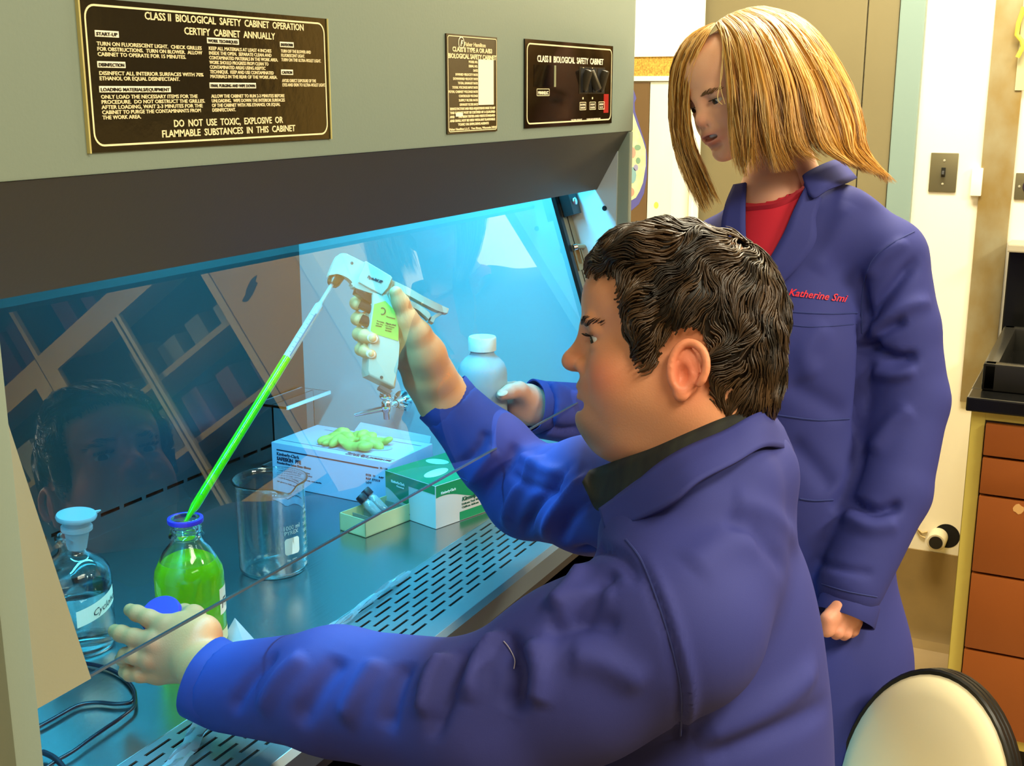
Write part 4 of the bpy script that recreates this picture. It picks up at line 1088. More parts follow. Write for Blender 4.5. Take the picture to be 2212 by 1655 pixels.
def drape(name, tree, poly, m, parent, off=.003, th=.003, step=5, default=None, smooth=60, **kw):
    """cloth piece whose outline lies on the surface under it"""
    xs = [p[0] for p in poly]; ys = [p[1] for p in poly]
    bm = bmesh.new(); vs = [bm.verts.new((x, y, 0)) for x, y in poly]; f = bm.faces.new(vs)
    bmesh.ops.triangulate(bm, faces=[f])
    for _ in range(6):
        es = [e for e in bm.edges if e.calc_length() > step*1.6]
        if not es: break
        bmesh.ops.subdivide_edges(bm, edges=es, cuts=1); bmesh.ops.triangulate(bm, faces=bm.faces)
    last = None
    for v in bm.verts:
        h = hit(tree, v.co.x, v.co.y, default)
        if h is None: h = last
        last = h
        p, nn = h; nn = nn if nn.dot(FW) < 0 else -nn
        v.co = p-ray(v.co.x, v.co.y).normalized()*off*1.0 if True else p
    for _ in range(3): bmesh.ops.smooth_vert(bm, verts=[v for v in bm.verts if not v.is_boundary], factor=.5, use_axis_x=True, use_axis_y=True, use_axis_z=True)
    me = bpy.data.meshes.new(name); bm.to_mesh(me); bm.free()
    o = bpy.data.objects.new(name, me); COL.objects.link(o); me.materials.append(m)
    me.polygons.foreach_set('use_smooth', [True]*len(me.polygons))
    md = o.modifiers.new('solid', 'SOLIDIFY'); md.thickness = th; md.offset = 0
    attach(o, parent); return tag(o, **kw)
def ribbon(name, rows, m, parent, th=.003, n=10, **kw):
    """cloth sheet lofted through rows of (px, py, depth) points"""
    R_ = [smooth_path([at(*p) for p in r], n) for r in rows]
    b = MB(); G = []
    rr = []
    for j in range(len(R_)-1):
        for k in range(4):
            t = k/4; rr.append([a.lerp(c, t) for a, c in zip(R_[j], R_[j+1])])
    rr.append(R_[-1])
    for r in rr: G.append([b.bm.verts.new(p) for p in r])
    for a, c in zip(G, G[1:]):
        for k in range(len(a)-1): b.bm.faces.new((a[k], a[k+1], c[k+1], c[k]))
    o = b.build(name, m, parent, smooth=180, **kw)
    md = o.modifiers.new('solid', 'SOLIDIFY'); md.thickness = th; md.offset = 0
    return o
def proj_text(name, txt, size, tree, p0, dirx, width, m, parent, off=.002, shear=.35, bold=.0, default=2.0):
    """stitched text: baseline starts at pixel p0, runs along dirx (px), total width px"""
    me, co = text_mesh(txt, 1.0, shear=shear, bold=bold); w = co[:, 0].max()-co[:, 0].min(); s = width/w
    dx = Vector(dirx).normalized(); dy = Vector((-dx.y, dx.x)); V = []
    for c in co:
        q = Vector(p0)+dx*(c[0]*s)-dy*(c[1]*s*size)
        h = hit(tree, q.x, q.y, default); V.append(h[0]-ray(q.x, q.y).normalized()*(off+(.0006 if c[2] > 0 else 0)))
    m2 = bpy.data.meshes.new(name); m2.from_pydata(V, [], [list(p.vertices) for p in me.polygons]); bpy.data.meshes.remove(me)
    o = bpy.data.objects.new(name, m2); COL.objects.link(o); m2.materials.append(m); attach(o, parent); return o

m_skin = col_mat('skin', rough=.48, spec=.4, sub=.12, bump=(500, .12))
m_coat = mat('coat_blue', '#33387c', .74, spec=.25, bump=(900, .12, (1, 1, 1), .0006))
m_seam = mat('seam_blue', '#2b3578', .8)
m_hair = col_mat('hair', rough=.36, spec=.5)
m_eye = mat('eye_white', '#d8d4cc', .1)
m_iris = mat('iris', '#3a2a1c', .08)

def head_frame(yaw_deg, pitch_deg, roll_deg=0):
    """local x forward, y own left, z up.  yaw: 0 = facing the camera, 90 = facing screen left"""
    a = math.radians(yaw_deg)
    Fv = -FW*math.cos(a)-RT*math.sin(a); Lv = RT*math.cos(a)-FW*math.sin(a); Uv = UP.copy()
    R0 = Matrix((Fv, Lv, Uv)).transposed()
    return R0 @ Matrix.Rotation(math.radians(pitch_deg), 3, 'Y') @ Matrix.Rotation(math.radians(roll_deg), 3, 'X')

def head_vol(female=False, h=.0019):
    v = Vol((-.125, -.105, -.235), (.135, .105, .125), h)
    w = .93 if female else 1.0
    v.ell((-.005, 0, .018), (.098, .077*w, .083), .02)
    v.ell((.045, 0, .036), (.055, .060*w, .052), .025)
    v.ell((.045, 0, -.030), (.053, .058*w, .060), .02)
    if female:
        v.ell((.052, .030, -.040), (.036, .028, .034), .02); v.ell((.052, -.030, -.040), (.036, .028, .034), .02)
        v.ell((.040, 0, -.072), (.055, .044, .036), .02); v.ell((.084, 0, -.090), (.018, .019, .015), .014)
        v.cap((-.020, 0, -.05), (-.040, 0, -.22), .047, .050, .03)
    else:
        for s in (1, -1):
            v.ell((.052, s*.037, -.047), (.038, .030, .036), .022); v.ell((.005, s*.044, -.066), (.042, .028, .036), .025)
        v.ell((.038, 0, -.076), (.060, .056, .038), .022); v.ell((.088, 0, -.0885), (.0205, .026, .0175), .016)
        v.ell((.045, 0, -.112), (.046, .048, .026), .03); v.cap((-.020, 0, -.05), (-.034, 0, -.165), .066, .070, .035)
    # brow, eye sockets, nose
    v.cap((.0875, -.030*w, .009), (.0875, .030*w, .009), .0112, k=.010); v.ell((.088, 0, .006), (.0120, .012, .012), .012)
    for s in (1, -1): v.ell((.101, s*.031*w, -.006), (.014, .017, .0105), .012, op='-')
    nx = -.003 if female else 0
    nz = 0 if female else .0045
    v.cap((.0925, 0, .002), (.1050+nx+nz, 0, -.025), .0086, .0100, .010); v.ell((.1068+nx+nz, 0, -.0290), (.0118, .0102, .0100), .008)
    for s in (1, -1):
        v.ell((.0975+nx, s*.0125, -.0340), (.0105, .0068, .0078), .005)
        v.ell((.1045+nx, s*.0068, -.0415), (.0062, .0034, .0042), .002, op='-')
    # lids
    for s in (1, -1):
        v.ell((.0785, s*.031*w, .0005), (.0150, .0160, .0088), .0035)
        v.ell((.0775, s*.031*w, -.0140), (.0145, .0155, .0066), .0040)
    # mouth
    v.ell((.0915, 0, -.056), (.014, .028, .016), .012)
    v.ell((.0985, 0, -.0545), (.0095, .0205, .0052), .004); v.ell((.0980, 0, -.0662), (.0092, .0180, .0060), .004)
    v.cap((.1050, 0, -.0600), (.1000, .012, -.0605), .0016, k=.0025, op='-'); v.cap((.1050, 0, -.0600), (.1000, -.012, -.0605), .0016, k=.0025, op='-')
    for s in (1, -1): v.cap((.1000, s*.012, -.0605), (.0890, s*.024, -.0600), .0016, .0014, .003, op='-')
    if female:
        v.ell((.1010, 0, -.0600), (.012, .0190, .0050), .002, op='-')
    v.ell((.1000, 0, -.0752), (.008, .018, .0055), .006, op='-')
    # ears
    for s in (1, -1):
        y0 = .0755*w+.003
        v.ell((-.004, s*(y0+.001), -.0400), (.0145, .0070, .0240), .006, R=Matrix.Rotation(s*-.25, 3, 'Z'))
        ring = [(-.004+.0150*math.cos(t)-.002*math.sin(t)-.004*max(0, -math.cos(t)), s*(y0+.006+.0060*max(0, -math.cos(t))), -.0360+.0235*math.sin(t)) for t in [math.radians(q) for q in range(-60, 231, 15)]]
        v.chain(ring, [.0036]*len(ring), .003)
        v.ell((.001, s*(y0+.005), -.0615), (.0080, .0048, .0088), .004)
        v.ell((.000, s*(y0+.012), -.0430), (.0078, .0100, .0115), .003, op='-')
        v.cap((-.006, s*(y0+.010), -.022), (-.013, s*(y0+.010), -.040), .0028, k=.002, op='-')
        v.cap((.010, s*(y0+.004), -.036), (.009, s*(y0+.004), -.048), .0045, k=.003)
    return v

def skin_color(base, V, blush, extra=None):
    C = np.tile(L3(base), (len(V), 1))
    for (c, r, colr, k) in blush:
        d = np.exp(-(((V-np.array(c))/np.array(r))**2).sum(1)); C = C*(1-k*d[:, None])+L3(colr)[None, :]*k*d[:, None]
    return C

# ================================================================== seated man
man = empty('person', (1.12, .34, 0), 'seated dark haired person in a blue coat pipetting, dark plaid shirt collar', 'person')
HO = at(1470, 720, 1.245); HR = head_frame(97, 0)
HM = HR.to_4x4(); HM.translation = HO
def hloc(f, l, u): return HM @ Vector((f, l, u))
NB = at(1515, 975, 1.27)
BF = Vector((-.30, .954, 0)); BL_ = Vector((-.954, -.30, 0)); BU = Vector((0, 0, 1))
SL = at(1455, 1345, 1.13); SR_ = NB-BL_*.19-Vector((0, 0, .12))+BF*.04; NC = at(1548, 1072, 1.275)
EL = at(1050, 1555, 1.155); WL = at(446, 1452, 1.345)
ER = Vector((1.545, .745, 1.035)); WR = at(958, 858, 1.775)

# --- head + body (one skin mesh)
hv = head_vol()
V, Q = hv.mesh(); V = relaxed(V, Q, 1); hvm = (V, Q)
hx = lambda px, py: ((1470-px)*.000479, (720-py)*.000479)
blush = [((.075, .045, -.045), (.028, .03, .022), '#d4604a', .55), ((.075, -.045, -.045), (.028, .03, .022), '#d4604a', .55),
         ((.112, 0, -.030), (.014, .016, .012), '#d8705a', .35), ((-.004, .085, -.04), (.024, .02, .034), '#e0705a', .65),
         ((.098, 0, -.060), (.012, .022, .008), '#b05a50', .6),
         ((.088, 0, -.095), (.030, .040, .022), '#6a6050', .85), ((.035, .05, -.09), (.045, .03, .025), '#a88068', .4),
         ((.075, .015, -.110), (.034, .045, .014), '#4e4438', .6), ((.104, 0, -.0515), (.010, .026, .006), '#5e4c3c', .5), ((.090, .031, -.002), (.012, .020, .010), '#b08070', .4)]
head_col = skin_color('#d6946c', V, blush)
parts = [(np.array([HM @ Vector(p) for p in V]), Q, head_col)]
# neck, chest under the clothes
bv = Vol((.60, .05, .45), (1.75, 1.0, 1.40), .009)
bv.chain([hloc(-.03, 0, -.12), NB, NB-Vector((0, 0, .12))+BF*.0], [.060, .062, .050], .03)
bv.ell(NB+Vector((0, 0, -.32))+BF*.03, (.09, .08, .18), .03); bv.ell(NB+Vector((0, 0, -.55))+BF*.03, (.12, .12, .18), .05)
bv.chain([NB-Vector((0, 0, .16)), SL, EL, WL], [.04, .045, .04, .028], .02); bv.chain([NB-Vector((0, 0, .18)), SR_+BF*.02-Vector((0, 0, .015)), ER, WR], [.03, .032, .036, .030], .01)
Vb, Qb = bv.mesh(); Vb = relaxed(Vb, Qb, 1)
parts.append((Vb, Qb, np.tile(L3('#d09068'), (len(Vb), 1))))

# --- left hand
def P_(x, y, z): return at(x, y, z)
lo = [min(P_(x, y, z)[i] for x, y, z in ((215, 1280, 1.34), (560, 1560, 1.34), (215, 1280, 1.48), (560, 1560, 1.48)))-.03 for i in range(3)]
hi = [max(P_(x, y, z)[i] for x, y, z in ((215, 1280, 1.34), (560, 1560, 1.34), (215, 1280, 1.48), (560, 1560, 1.48)))+.03 for i in range(3)]
lv = Vol(lo, hi, .0017)
lv.chain([P_(500, 1478, 1.33), P_(452, 1452, 1.345), P_(425, 1432, 1.36)], [.030, .029, .028], .015, flat=.8, fdir=FW)
knl = [(358, 1352, 1.388), (334, 1388, 1.382), (325, 1424, 1.386), (342, 1457, 1.396)]
for (k, r) in zip(knl, (.0120, .0125, .0120, .0115)):
    lv.cap(P_(430, 1400+(k[1]-1390)*.55, 1.372), P_(*k), .0200, r, .014)
lv.cap(P_(440, 1365, 1.378), P_(400, 1350, 1.392), .019, .016, .014)
fl = [([(358, 1352, 1.388), (322, 1336, 1.398), (296, 1325, 1.408), (281, 1318, 1.418)], [.0118, .0098, .0090, .0078]),
      ([(334, 1388, 1.382), (290, 1378, 1.394), (262, 1369, 1.404), (248, 1363, 1.414)], [.0122, .0102, .0094, .0080]),
      ([(325, 1424, 1.386), (292, 1417, 1.392), (272, 1416, 1.405), (262, 1424, 1.420)], [.0118, .0098, .0090, .0078]),
      ([(342, 1457, 1.396), (303, 1457, 1.396), (281, 1456, 1.404), (268, 1452, 1.416)], [.0110, .0090, .0082, .0070])]
for p, r in fl: lv.chain([P_(*q) for q in p], r, .005)
lv.chain([P_(430, 1358, 1.390), P_(418, 1332, 1.412), P_(398, 1326, 1.432), P_(378, 1330, 1.440)], [.016, .0125, .0105, .0090], .008)
for (x, y, z) in knl: lv.ell(P_(x+3, y, z-.004), .0085, .008)
V, Q = lv.mesh(); V = relaxed(V, Q, 1)
C = np.tile(L3('#e08c58'), (len(V), 1)); px, py, pz = cam_px(V)
g = np.exp(-((px-330)/60)**2-((py-1400)/60)**2)[:, None]; C = C*(1-.35*g)+L3('#dc7c60')*.35*g
parts.append((V, Q, C))

# --- right hand around the pipette grip
lo = [min(P_(x, y, z)[i] for x, y, z in ((745, 600, 1.64), (1040, 940, 1.64), (745, 600, 1.84), (1040, 940, 1.84), (745, 940, 1.7), (1040, 600, 1.7)))-.02 for i in range(3)]
hi = [max(P_(x, y, z)[i] for x, y, z in ((745, 600, 1.64), (1040, 940, 1.64), (745, 600, 1.84), (1040, 940, 1.84), (745, 940, 1.7), (1040, 600, 1.7)))+.02 for i in range(3)]
rv = Vol(lo, hi, .0018)
rv.chain([P_(1010, 905, 1.795), P_(958, 862, 1.772), P_(925, 812, 1.752), P_(912, 775, 1.742)], [.040, .036, .033, .030], .02, flat=.85, fdir=FW)
kr = [(886, 690, 1.742), (892, 722, 1.746), (888, 755, 1.745), (882, 785, 1.742)]
for k in kr: rv.cap(P_(915, 785, 1.745), P_(*k), .022, .013, .014)
rv.chain([P_(938, 812, 1.735), P_(922, 765, 1.712), P_(902, 722, 1.694)], [.026, .024, .019], .018)
rv.chain([P_(902, 722, 1.694), P_(882, 690, 1.684), P_(866, 655, 1.676), P_(855, 632, 1.671)], [.019, .0138, .0112, .0092], .008)
fr_ = [([(886, 690, 1.742), (830, 664, 1.752), (788, 652, 1.748), (770, 655, 1.728), (772, 657, 1.712)], [.0118, .0100, .0094, .0090, .0080]),
       ([(892, 722, 1.746), (830, 700, 1.756), (790, 690, 1.748), (772, 689, 1.726), (776, 691, 1.708)], [.0122, .0104, .0096, .0090, .0080]),
       ([(888, 755, 1.745), (830, 736, 1.754), (792, 724, 1.742), (776, 722, 1.716), (788, 726, 1.694), (806, 731, 1.684)], [.0120, .0102, .0096, .0094, .0090, .0078]),
       ([(882, 785, 1.742), (830, 772, 1.750), (796, 757, 1.738), (780, 755, 1.714), (788, 759, 1.694), (803, 765, 1.686)], [.0112, .0094, .0088, .0086, .0082, .0070])]
for p, r in fr_: rv.chain([P_(*q) for q in p], r, .005)
V, Q = rv.mesh(); V = relaxed(V, Q, 1)
parts.append((V, Q, np.tile(L3('#e09a68'), (len(V), 1))))
off = 0; VV = []; QQ = []; CC = []
for v_, q_, c_ in parts: VV.append(v_); QQ.append(q_+off); CC.append(c_); off += len(v_)
body = np_object('body', np.concatenate(VV), np.concatenate(QQ), m_skin, man, color=np.concatenate(CC))
# nails
b = MB()
m_nail = mat('nail', '#e0b8a0', .25)
def nail(c, ax, up, w=.0062, l=.0080):
    ax = ax.normalized(); up = (up-ax*up.dot(ax)).normalized(); sd = ax.cross(up)
    M = Matrix((ax, sd, up)).transposed().to_4x4(); M.translation = c
    b = MB(); b.lathe([(1, 0), (.8, .25), (0, .36)], 20); b.xform(M @ Matrix.Diagonal((l, w, .0032, 1))); return b.build('fingernail', m_nail, man, smooth=60)
nail(P_(805, 731, 1.6795), RT*.95-UP*.3, -FW); nail(P_(801, 765, 1.6815), RT*.95-UP*.35, -FW, .0055, .0070)

# --- eyes, brows
for s in (1, -1):
    b = MB(); b.lathe([(0, -.0122)]+[(.0122*math.sin(math.radians(a)), -.0122*math.cos(math.radians(a))) for a in range(15, 166, 15)]+[(0, .0122)], 24)
    M = HM @ Matrix.Translation((.0792, s*.031, -.0062)); ey = b.xform(M).build('eyeball', m_eye, man, smooth=180)
    b = MB(); b.lathe([(.0066, -.0006), (.005, .0006), (.003, .0014), (0, .0018)], 20)
    look = (Vector((.95, .16, -.30))).normalized()
    b.xform(HM @ Matrix.Translation(Vector((.0792, s*.031, -.0062))+look*.0112) @ look.to_track_quat('Z', 'Y').to_matrix().to_4x4()); b.build('iris', m_iris, ey, smooth=180)
tree_hd = bvh(*hvm)
def on_head(tree, M, p, off): r = tree.find_nearest(p); return M @ (r[0]+(r[1] if r[1].x > 0 else -r[1])*off)
rnd = np.random.RandomState(4)
cv = []
for s in (1, -1):
    for i in range(48):
        t = rnd.rand(); p = Vector((.0985-.019*t*t-.002*t, s*(.012+.034*t), .0105+.006*t-.008*t*t+rnd.uniform(-.0020, .0020)))
        d = Vector((-.35*t, s*.9, .25)); pts = [on_head(tree_hd, HM, p+d*.009*k/3, .0006+.0003*k) for k in range(4)]
        cv.append((np.array(pts), [.0004, .0004, .0003, .0002], L3('#3a2618')))
    for i in range(60):
        t = rnd.rand()*2-1; p = Vector((.0935-.006*t*t, s*(.031+.013*t), -.0035)); pts = [HM @ (p+Vector((.0024*k, s*.0006*k*t, -.0004*k+.0004*k*k))) for k in range(4)]
        cv.append((np.array(pts), [.0005, .0005, .0004, .0001], L3('#1c120c')))
strands('eyebrows_and_lashes', cv, m_hair, man, seg=3)

# --- hair
def hair_mask(V, poly):
    return in_poly(V[:, 0], V[:, 2], [hx(*p) for p in poly])
hpoly = [(1268, 585), (1290, 602), (1338, 604), (1343, 650), (1352, 715), (1366, 765), (1386, 800), (1410, 790), (1432, 765), (1446, 728), (1490, 715), (1518, 745), (1526, 800), (1520, 850), (1545, 895), (1600, 925), (1760, 925), (1760, 420), (1240, 420)]
hs = Vol((-.14, -.11, -.14), (.12, .11, .14), .0028)
hs.ell((-.004, 0, .021), (.1015, .083, .0895), .01); hs.ell((.040, 0, .050), (.056, .066, .050), .02); hs.ell((-.027, 0, -.03), (.077, .0785, .072), .02)
hs.ell((-.042, 0, -.073), (.050, .058, .040), .02); hs.ell((.03, .03, .085), (.05, .04, .022), .02)
for s in (1, -1): hs.cap((.040, s*.070, .03), (.038, s*.0695, -.030), .014, .009, .01)
V, Q = hs.mesh(); V = relaxed(V, Q, 1)
mk = hair_mask(V, hpoly)
tree_h = bvh(V, Q); NH = normals(V, Q)
qk = mk[Q].all(1)
Vs = V-NH*.0045
Vw = np.array([HM @ Vector(p) for p in Vs])
used = np.unique(Q[qk]); remap = -np.ones(len(V), int); remap[used] = np.arange(len(used))
dark = L3('#1c120a')
cap_o = np_object('hair_cap', Vw[used], remap[Q[qk]], m_hair, man, color=np.where(np.linalg.norm(V[used]-np.array([-.060, .028, .088]), axis=1)[:, None] < .010, L3('#a87c5c')[None, :], dark[None, :]))
whorl = Vector((-.060, .028, .088))
HP_ = [hx(*p) for p in hpoly]
cand = np.where(mk)[0]; rnd = np.random.RandomState(11); cv = []
def nz3(p, f, o=0): return math.sin(p[0]*f+1.7*math.sin(p[2]*f*.7+o)+o)*math.cos(p[1]*f*.6+1.3*math.sin(p[0]*f*.5+o*2))
for i in range(7000):
    j = cand[rnd.randint(len(cand))]; p = Vector(V[j])
    if (p-whorl).length < .005: continue
    lat = max(0, min(1, (p.z-.02)/.06)); K = 10
    L = rnd.uniform(.022, .040)*(.65+.35*lat); lift0 = rnd.uniform(-.0015, .0030)
    clump = nz3(p, 95, 2); cur = p.copy(); pts = []; rads = []
    for k in range(K):
        if k > 2 and not in_poly(np.array([cur.x]), np.array([cur.z]), HP_)[0]: break
        d = (cur-whorl).normalized()+Vector((.35*lat+.35, 0, -.60*(1-lat)))
        r = tree_h.find_nearest(cur); sn = r[1] if r[1].dot(r[0]-Vector((-.005, 0, 0))) > 0 else -r[1]
        d = (d-sn*d.dot(sn)).normalized(); sd = sn.cross(d)
        ang = 1.05*nz3(cur, 80, .4)+.45*nz3(cur, 170, 1.9)+rnd.uniform(-.10, .10)
        d = (d*math.cos(ang)+sd*math.sin(ang)).normalized()
        lift = lift0+.0028*(nz3(cur, 120, 3.1)+.4)+.003*(k/K)**2
        pts.append(HM @ (r[0]+sn*lift)); rads.append(.00105*(1-(k/(K-1))**2*.8))
        cur = cur+d*(L/K)
    if len(pts) < 3: continue
    tone = max(0, min(1, .28+.35*clump+rnd.uniform(-.15, .2)))
    c = L3('#140d07')*(1-tone)+L3('#5a4128')*tone
    cv.append((np.array(pts), rads, c))
strands('hair', cv, m_hair, man, seg=4)

# --- blue lab coat
cvv = Vol((.55, .02, .42), (1.80, 1.02, 1.42), .0048)
T1 = NB+Vector((0, 0, -.10))+BF*.0
RB = Matrix((BF, BL_, BU)).transposed()
cvv.ell(NB+Vector((0, 0, -.155))-BF*.005, (.112, .145, .120), .05, R=RB)
cvv.ell(NB+Vector((0, 0, -.27)), (.145, .178, .17), .05, R=RB)
cvv.ell(NB+Vector((0, 0, -.40))+BF*.01, (.168, .195, .20), .05, R=RB)
cvv.ell(NB+Vector((0, 0, -.60))+BF*.03, (.195, .215, .20), .06, R=RB)
cvv.chain([NC, SL.lerp(NC, .4)+Vector((0, 0, .012)), SL], [.070, .078, .079], .04)
cvv.chain([NC, SR_.lerp(NC, .4)+Vector((0, 0, .012)), SR_], [.070, .076, .078], .04)
cvv.chain([at(1380, 1140, 1.20), at(1490, 1085, 1.165), at(1580, 1040, 1.185), at(1632, 1012, 1.245), at(1630, 1005, 1.32)], [.030, .036, .036, .030, .028], .035)
ML = SL.lerp(EL, .5)
cvv.chain([SL, ML, EL], [.080, .080, .076], .03)
MWL = EL.lerp(WL, .5)+Vector((0, 0, .004))
CL = at(495, 1485, 1.330)
cvv.chain([EL, MWL, CL], [.074, .063, .049], .02)
MR = SR_.lerp(ER, .5)
CR = at(985, 890, 1.785)
cvv.chain([SR_, MR, ER], [.082, .076, .070], .03)
cvv.chain([ER, ER.lerp(CR, .5), CR], [.066, .058, .047], .02)
# open cuffs
dl = (CL-MWL).normalized(); dr = (CR-ER).normalized()
def disc_cut(v, c, d, r=.09, t=.05):
    q = d.to_track_quat('Z', 'Y').to_matrix(); v.ell(c+d*t, (r, r, t), 0.002, R=q, op='-')
disc_cut(cvv, at(484, 1478, 1.335), (P_(446, 1452, 1.345)-P_(500, 1480, 1.33)).normalized()); 
disc_cut(cvv, at(980, 883, 1.785), dr)

# room for the neck
cvv.cap(NB+Vector((0, 0, .045))+BF*.03, hloc(-.01, 0, -.05), .058, .078, .01, op='-')
V, Q = cvv.mesh(); V = relaxed(V, Q, 2)
FS = [  # creases: (pixels), height, width
 ([(1080, 1375), (1110, 1420), (1120, 1480), (1105, 1540)], -.012, .012), ([(1085, 1370), (1060, 1400), (1030, 1450), (1010, 1520)], .010, .012), ([(1150, 1380), (1165, 1450), (1150, 1520)], .009, .014),
 ([(1010, 1400), (985, 1450), (960, 1520), (930, 1600)], -.007, .010), ([(960, 1415), (930, 1470), (915, 1550)], .008, .012), ([(880, 1430), (850, 1500), (835, 1580)], -.007, .012),
 ([(820, 1425), (780, 1480), (740, 1560)], .006, .014), ([(740, 1420), (690, 1480), (640, 1570)], -.006, .014), ([(660, 1415), (610, 1460), (560, 1540)], .006, .013), ([(600, 1410), (540, 1470), (500, 1540)], -.005, .010),
 ([(1190, 1330), (1260, 1290), (1330, 1280)], .006, .014), ([(1180, 1370), (1250, 1350), (1340, 1350)], -.006, .012), ([(1230, 1420), (1300, 1430), (1400, 1480)], .005, .016),
 ([(1210, 1200), (1270, 1185), (1340, 1200), (1380, 1260)], -.005, .007), ([(1380, 1205), (1425, 1310), (1455, 1410), (1470, 1500), (1462, 1600)], -.004, .006), ([(1395, 1205), (1440, 1310), (1472, 1410), (1488, 1500), (1480, 1600)], .003, .008),
 ([(1270, 1210), (1240, 1260), (1190, 1320)], .007, .014), ([(1320, 1230), (1290, 1290), (1240, 1350)], -.006, .012),
 ([(1500, 1600), (1600, 1560), (1700, 1500), (1765, 1440)], .006, .018), ([(1520, 1640), (1620, 1600), (1720, 1560), (1790, 1520)], -.005, .014), ([(1490, 1230), (1560, 1180), (1640, 1160)], .004, .02),
 ([(1580, 1080), (1660, 1110), (1730, 1180)], .004, .016), ([(1560, 1120), (1640, 1160), (1700, 1230)], -.004, .014),
 ([(940, 1010), (1000, 1000), (1040, 960), (1050, 930)], -.005, .008), ([(1030, 1110), (1060, 1050), (1100, 1000), (1120, 960)], -.007, .010), ([(1000, 1080), (1030, 1020), (1070, 970)], .006, .010),
 ([(1090, 1140), (1110, 1080), (1150, 1020), (1180, 985)], .008, .012), ([(1130, 1160), (1150, 1100), (1190, 1050), (1230, 1010)], -.009, .010), ([(1170, 1180), (1190, 1120), (1230, 1070), (1270, 1030)], .008, .010), ([(1210, 1170), (1230, 1120), (1270, 1080), (1300, 1060)], -.007, .009),
 ([(1120, 980), (1170, 1010), (1230, 1030)], .005, .010), ([(1100, 1020), (1150, 1050), (1220, 1070)], -.004, .008)]
V = folds(V, Q, [(p, h*1.5, w*.85) for p, h, w in FS])
coat = np_object('lab_coat', V, Q, m_coat, man)
tree_c = bvh(V, Q)
# raised cuff hem and seams
def seam(name, pts, tree, m, parent, r=.0011, off=.0006, default=1.3):
    P = smooth_path([Vector((x, y, 0)) for x, y in pts], 5); S = []
    for p in P:
        h = hit(tree, p.x, p.y)
        if h: S.append(h[0]-ray(p.x, p.y).normalized()*off)
    S = [s for i, s in enumerate(S) if i == 0 or (s-S[i-1]).length < .05]
    if len(S) < 2: return
    b = MB(); b.tube(S, r, 5); return b.build(name, m, parent, smooth=60)
seam('armhole_seam', [(1352, 1165), (1388, 1215), (1425, 1310), (1455, 1410), (1472, 1500), (1470, 1590)], tree_c, m_seam, man)
seam('sleeve_seam', [(920, 985), (960, 1010), (1010, 1040)], tree_c, m_seam, man)
seam('loose_thread', [(1088, 1385), (1100, 1400), (1112, 1425), (1110, 1445)], tree_c, mat('thread_pale', '#a8a4b8', .6), man, r=.0005, off=.002)
def tuck(body, i0, i1, tree, keep):
    """pull hidden skin back under the cloth"""
    vs = body.data.vertices
    for i in range(i0, i1):
        p = vs[i].co
        if keep(p): continue
        r = tree.find_nearest(p)
        if r[0] is not None and r[3] < .08 and (r[1].dot(p-r[0]) > 0 or r[3] < .010): vs[i].co = r[0]-r[1]*.014
tuck(body, len(parts[0][0]), len(parts[0][0])+len(parts[1][0]), tree_c, lambda p: (p.z > NB.z-.01 and (p-NB).length < .2) or (p-WL).length < .07 or (p-WR).length < .07)
def cuff(c, ax, r, m, parent, L=.016, flat=.9):
    ax = ax.normalized(); u = (UP-ax*UP.dot(ax)).normalized(); w = ax.cross(u)
    M = Matrix((u, w, ax)).transposed().to_4x4(); M.translation = c
    b = MB(); b.lathe([(r-.006, -L*1.6), (r-.0015, -L*1.2), (r, -L), (r+.0012, L), (r+.0005, L+.001), (r-.002, L), (r-.003, -L*1.5)], 40)
    for v in b.bm.verts:
        a = math.atan2(v.co.y, v.co.x); k = 1+.025*math.sin(3*a+1)+.02*math.sin(5*a); v.co.x *= k; v.co.y *= k*flat
    return b.xform(M).build('cuff', m, parent, smooth=60)
cuff(at(468, 1480, 1.333), P_(446, 1452, 1.345)-P_(500, 1480, 1.33), .0470, m_coat, man)
cuff(at(972, 876, 1.781), dr, .0450, m_coat, man)
# collars
m_plaid = mat('shirt_plaid', '#0e0e12', .85, var=(30, .6, (1, 3, 1), '#20241c'))
ribbon('shirt_collar', [[(1655, 878, 1.265), (1622, 886, 1.195), (1560, 905, 1.170), (1482, 938, 1.162), (1411, 969, 1.172), (1350, 990, 1.205), (1300, 1008, 1.26), (1275, 1018, 1.29)],
                        [(1662, 930, 1.265), (1625, 935, 1.180), (1562, 955, 1.152), (1480, 990, 1.145), (1400, 1040, 1.156), (1330, 1090, 1.195), (1290, 1102, 1.235), (1258, 1040, 1.268)]], m_plaid, man, .003)
ribbon('coat_collar', [[(1668, 895, 1.265), (1636, 893, 1.180), (1565, 932, 1.146), (1482, 968, 1.136), (1425, 1002, 1.140), (1372, 1045, 1.155), (1296, 1100, 1.200)],
                       [(1690, 925, 1.265), (1650, 925, 1.168), (1575, 965, 1.128), (1495, 1005, 1.112), (1440, 1045, 1.115), (1385, 1085, 1.135), (1305, 1130, 1.18)],
                       [(1712, 975, 1.265), (1655, 965, 1.155), (1588, 1000, 1.112), (1510, 1040, 1.094), (1455, 1085, 1.096), (1400, 1115, 1.118), (1312, 1150, 1.17)]], m_coat, man, .004)
# wristband at the left cuff
b = MB(); c = P_(440, 1461, 1.345); ax = (P_(446, 1452, 1.345)-P_(500, 1480, 1.33)).normalized(); u = ax.orthogonal().normalized(); w = ax.cross(u)
b.tube([c+(u*math.cos(t)+w*math.sin(t))*.0315 for t in [k*math.pi/16 for k in range(33)]], .0016, 6); b.build('wristband', mat('band_dark', '#10121c', .3), man, smooth=60)
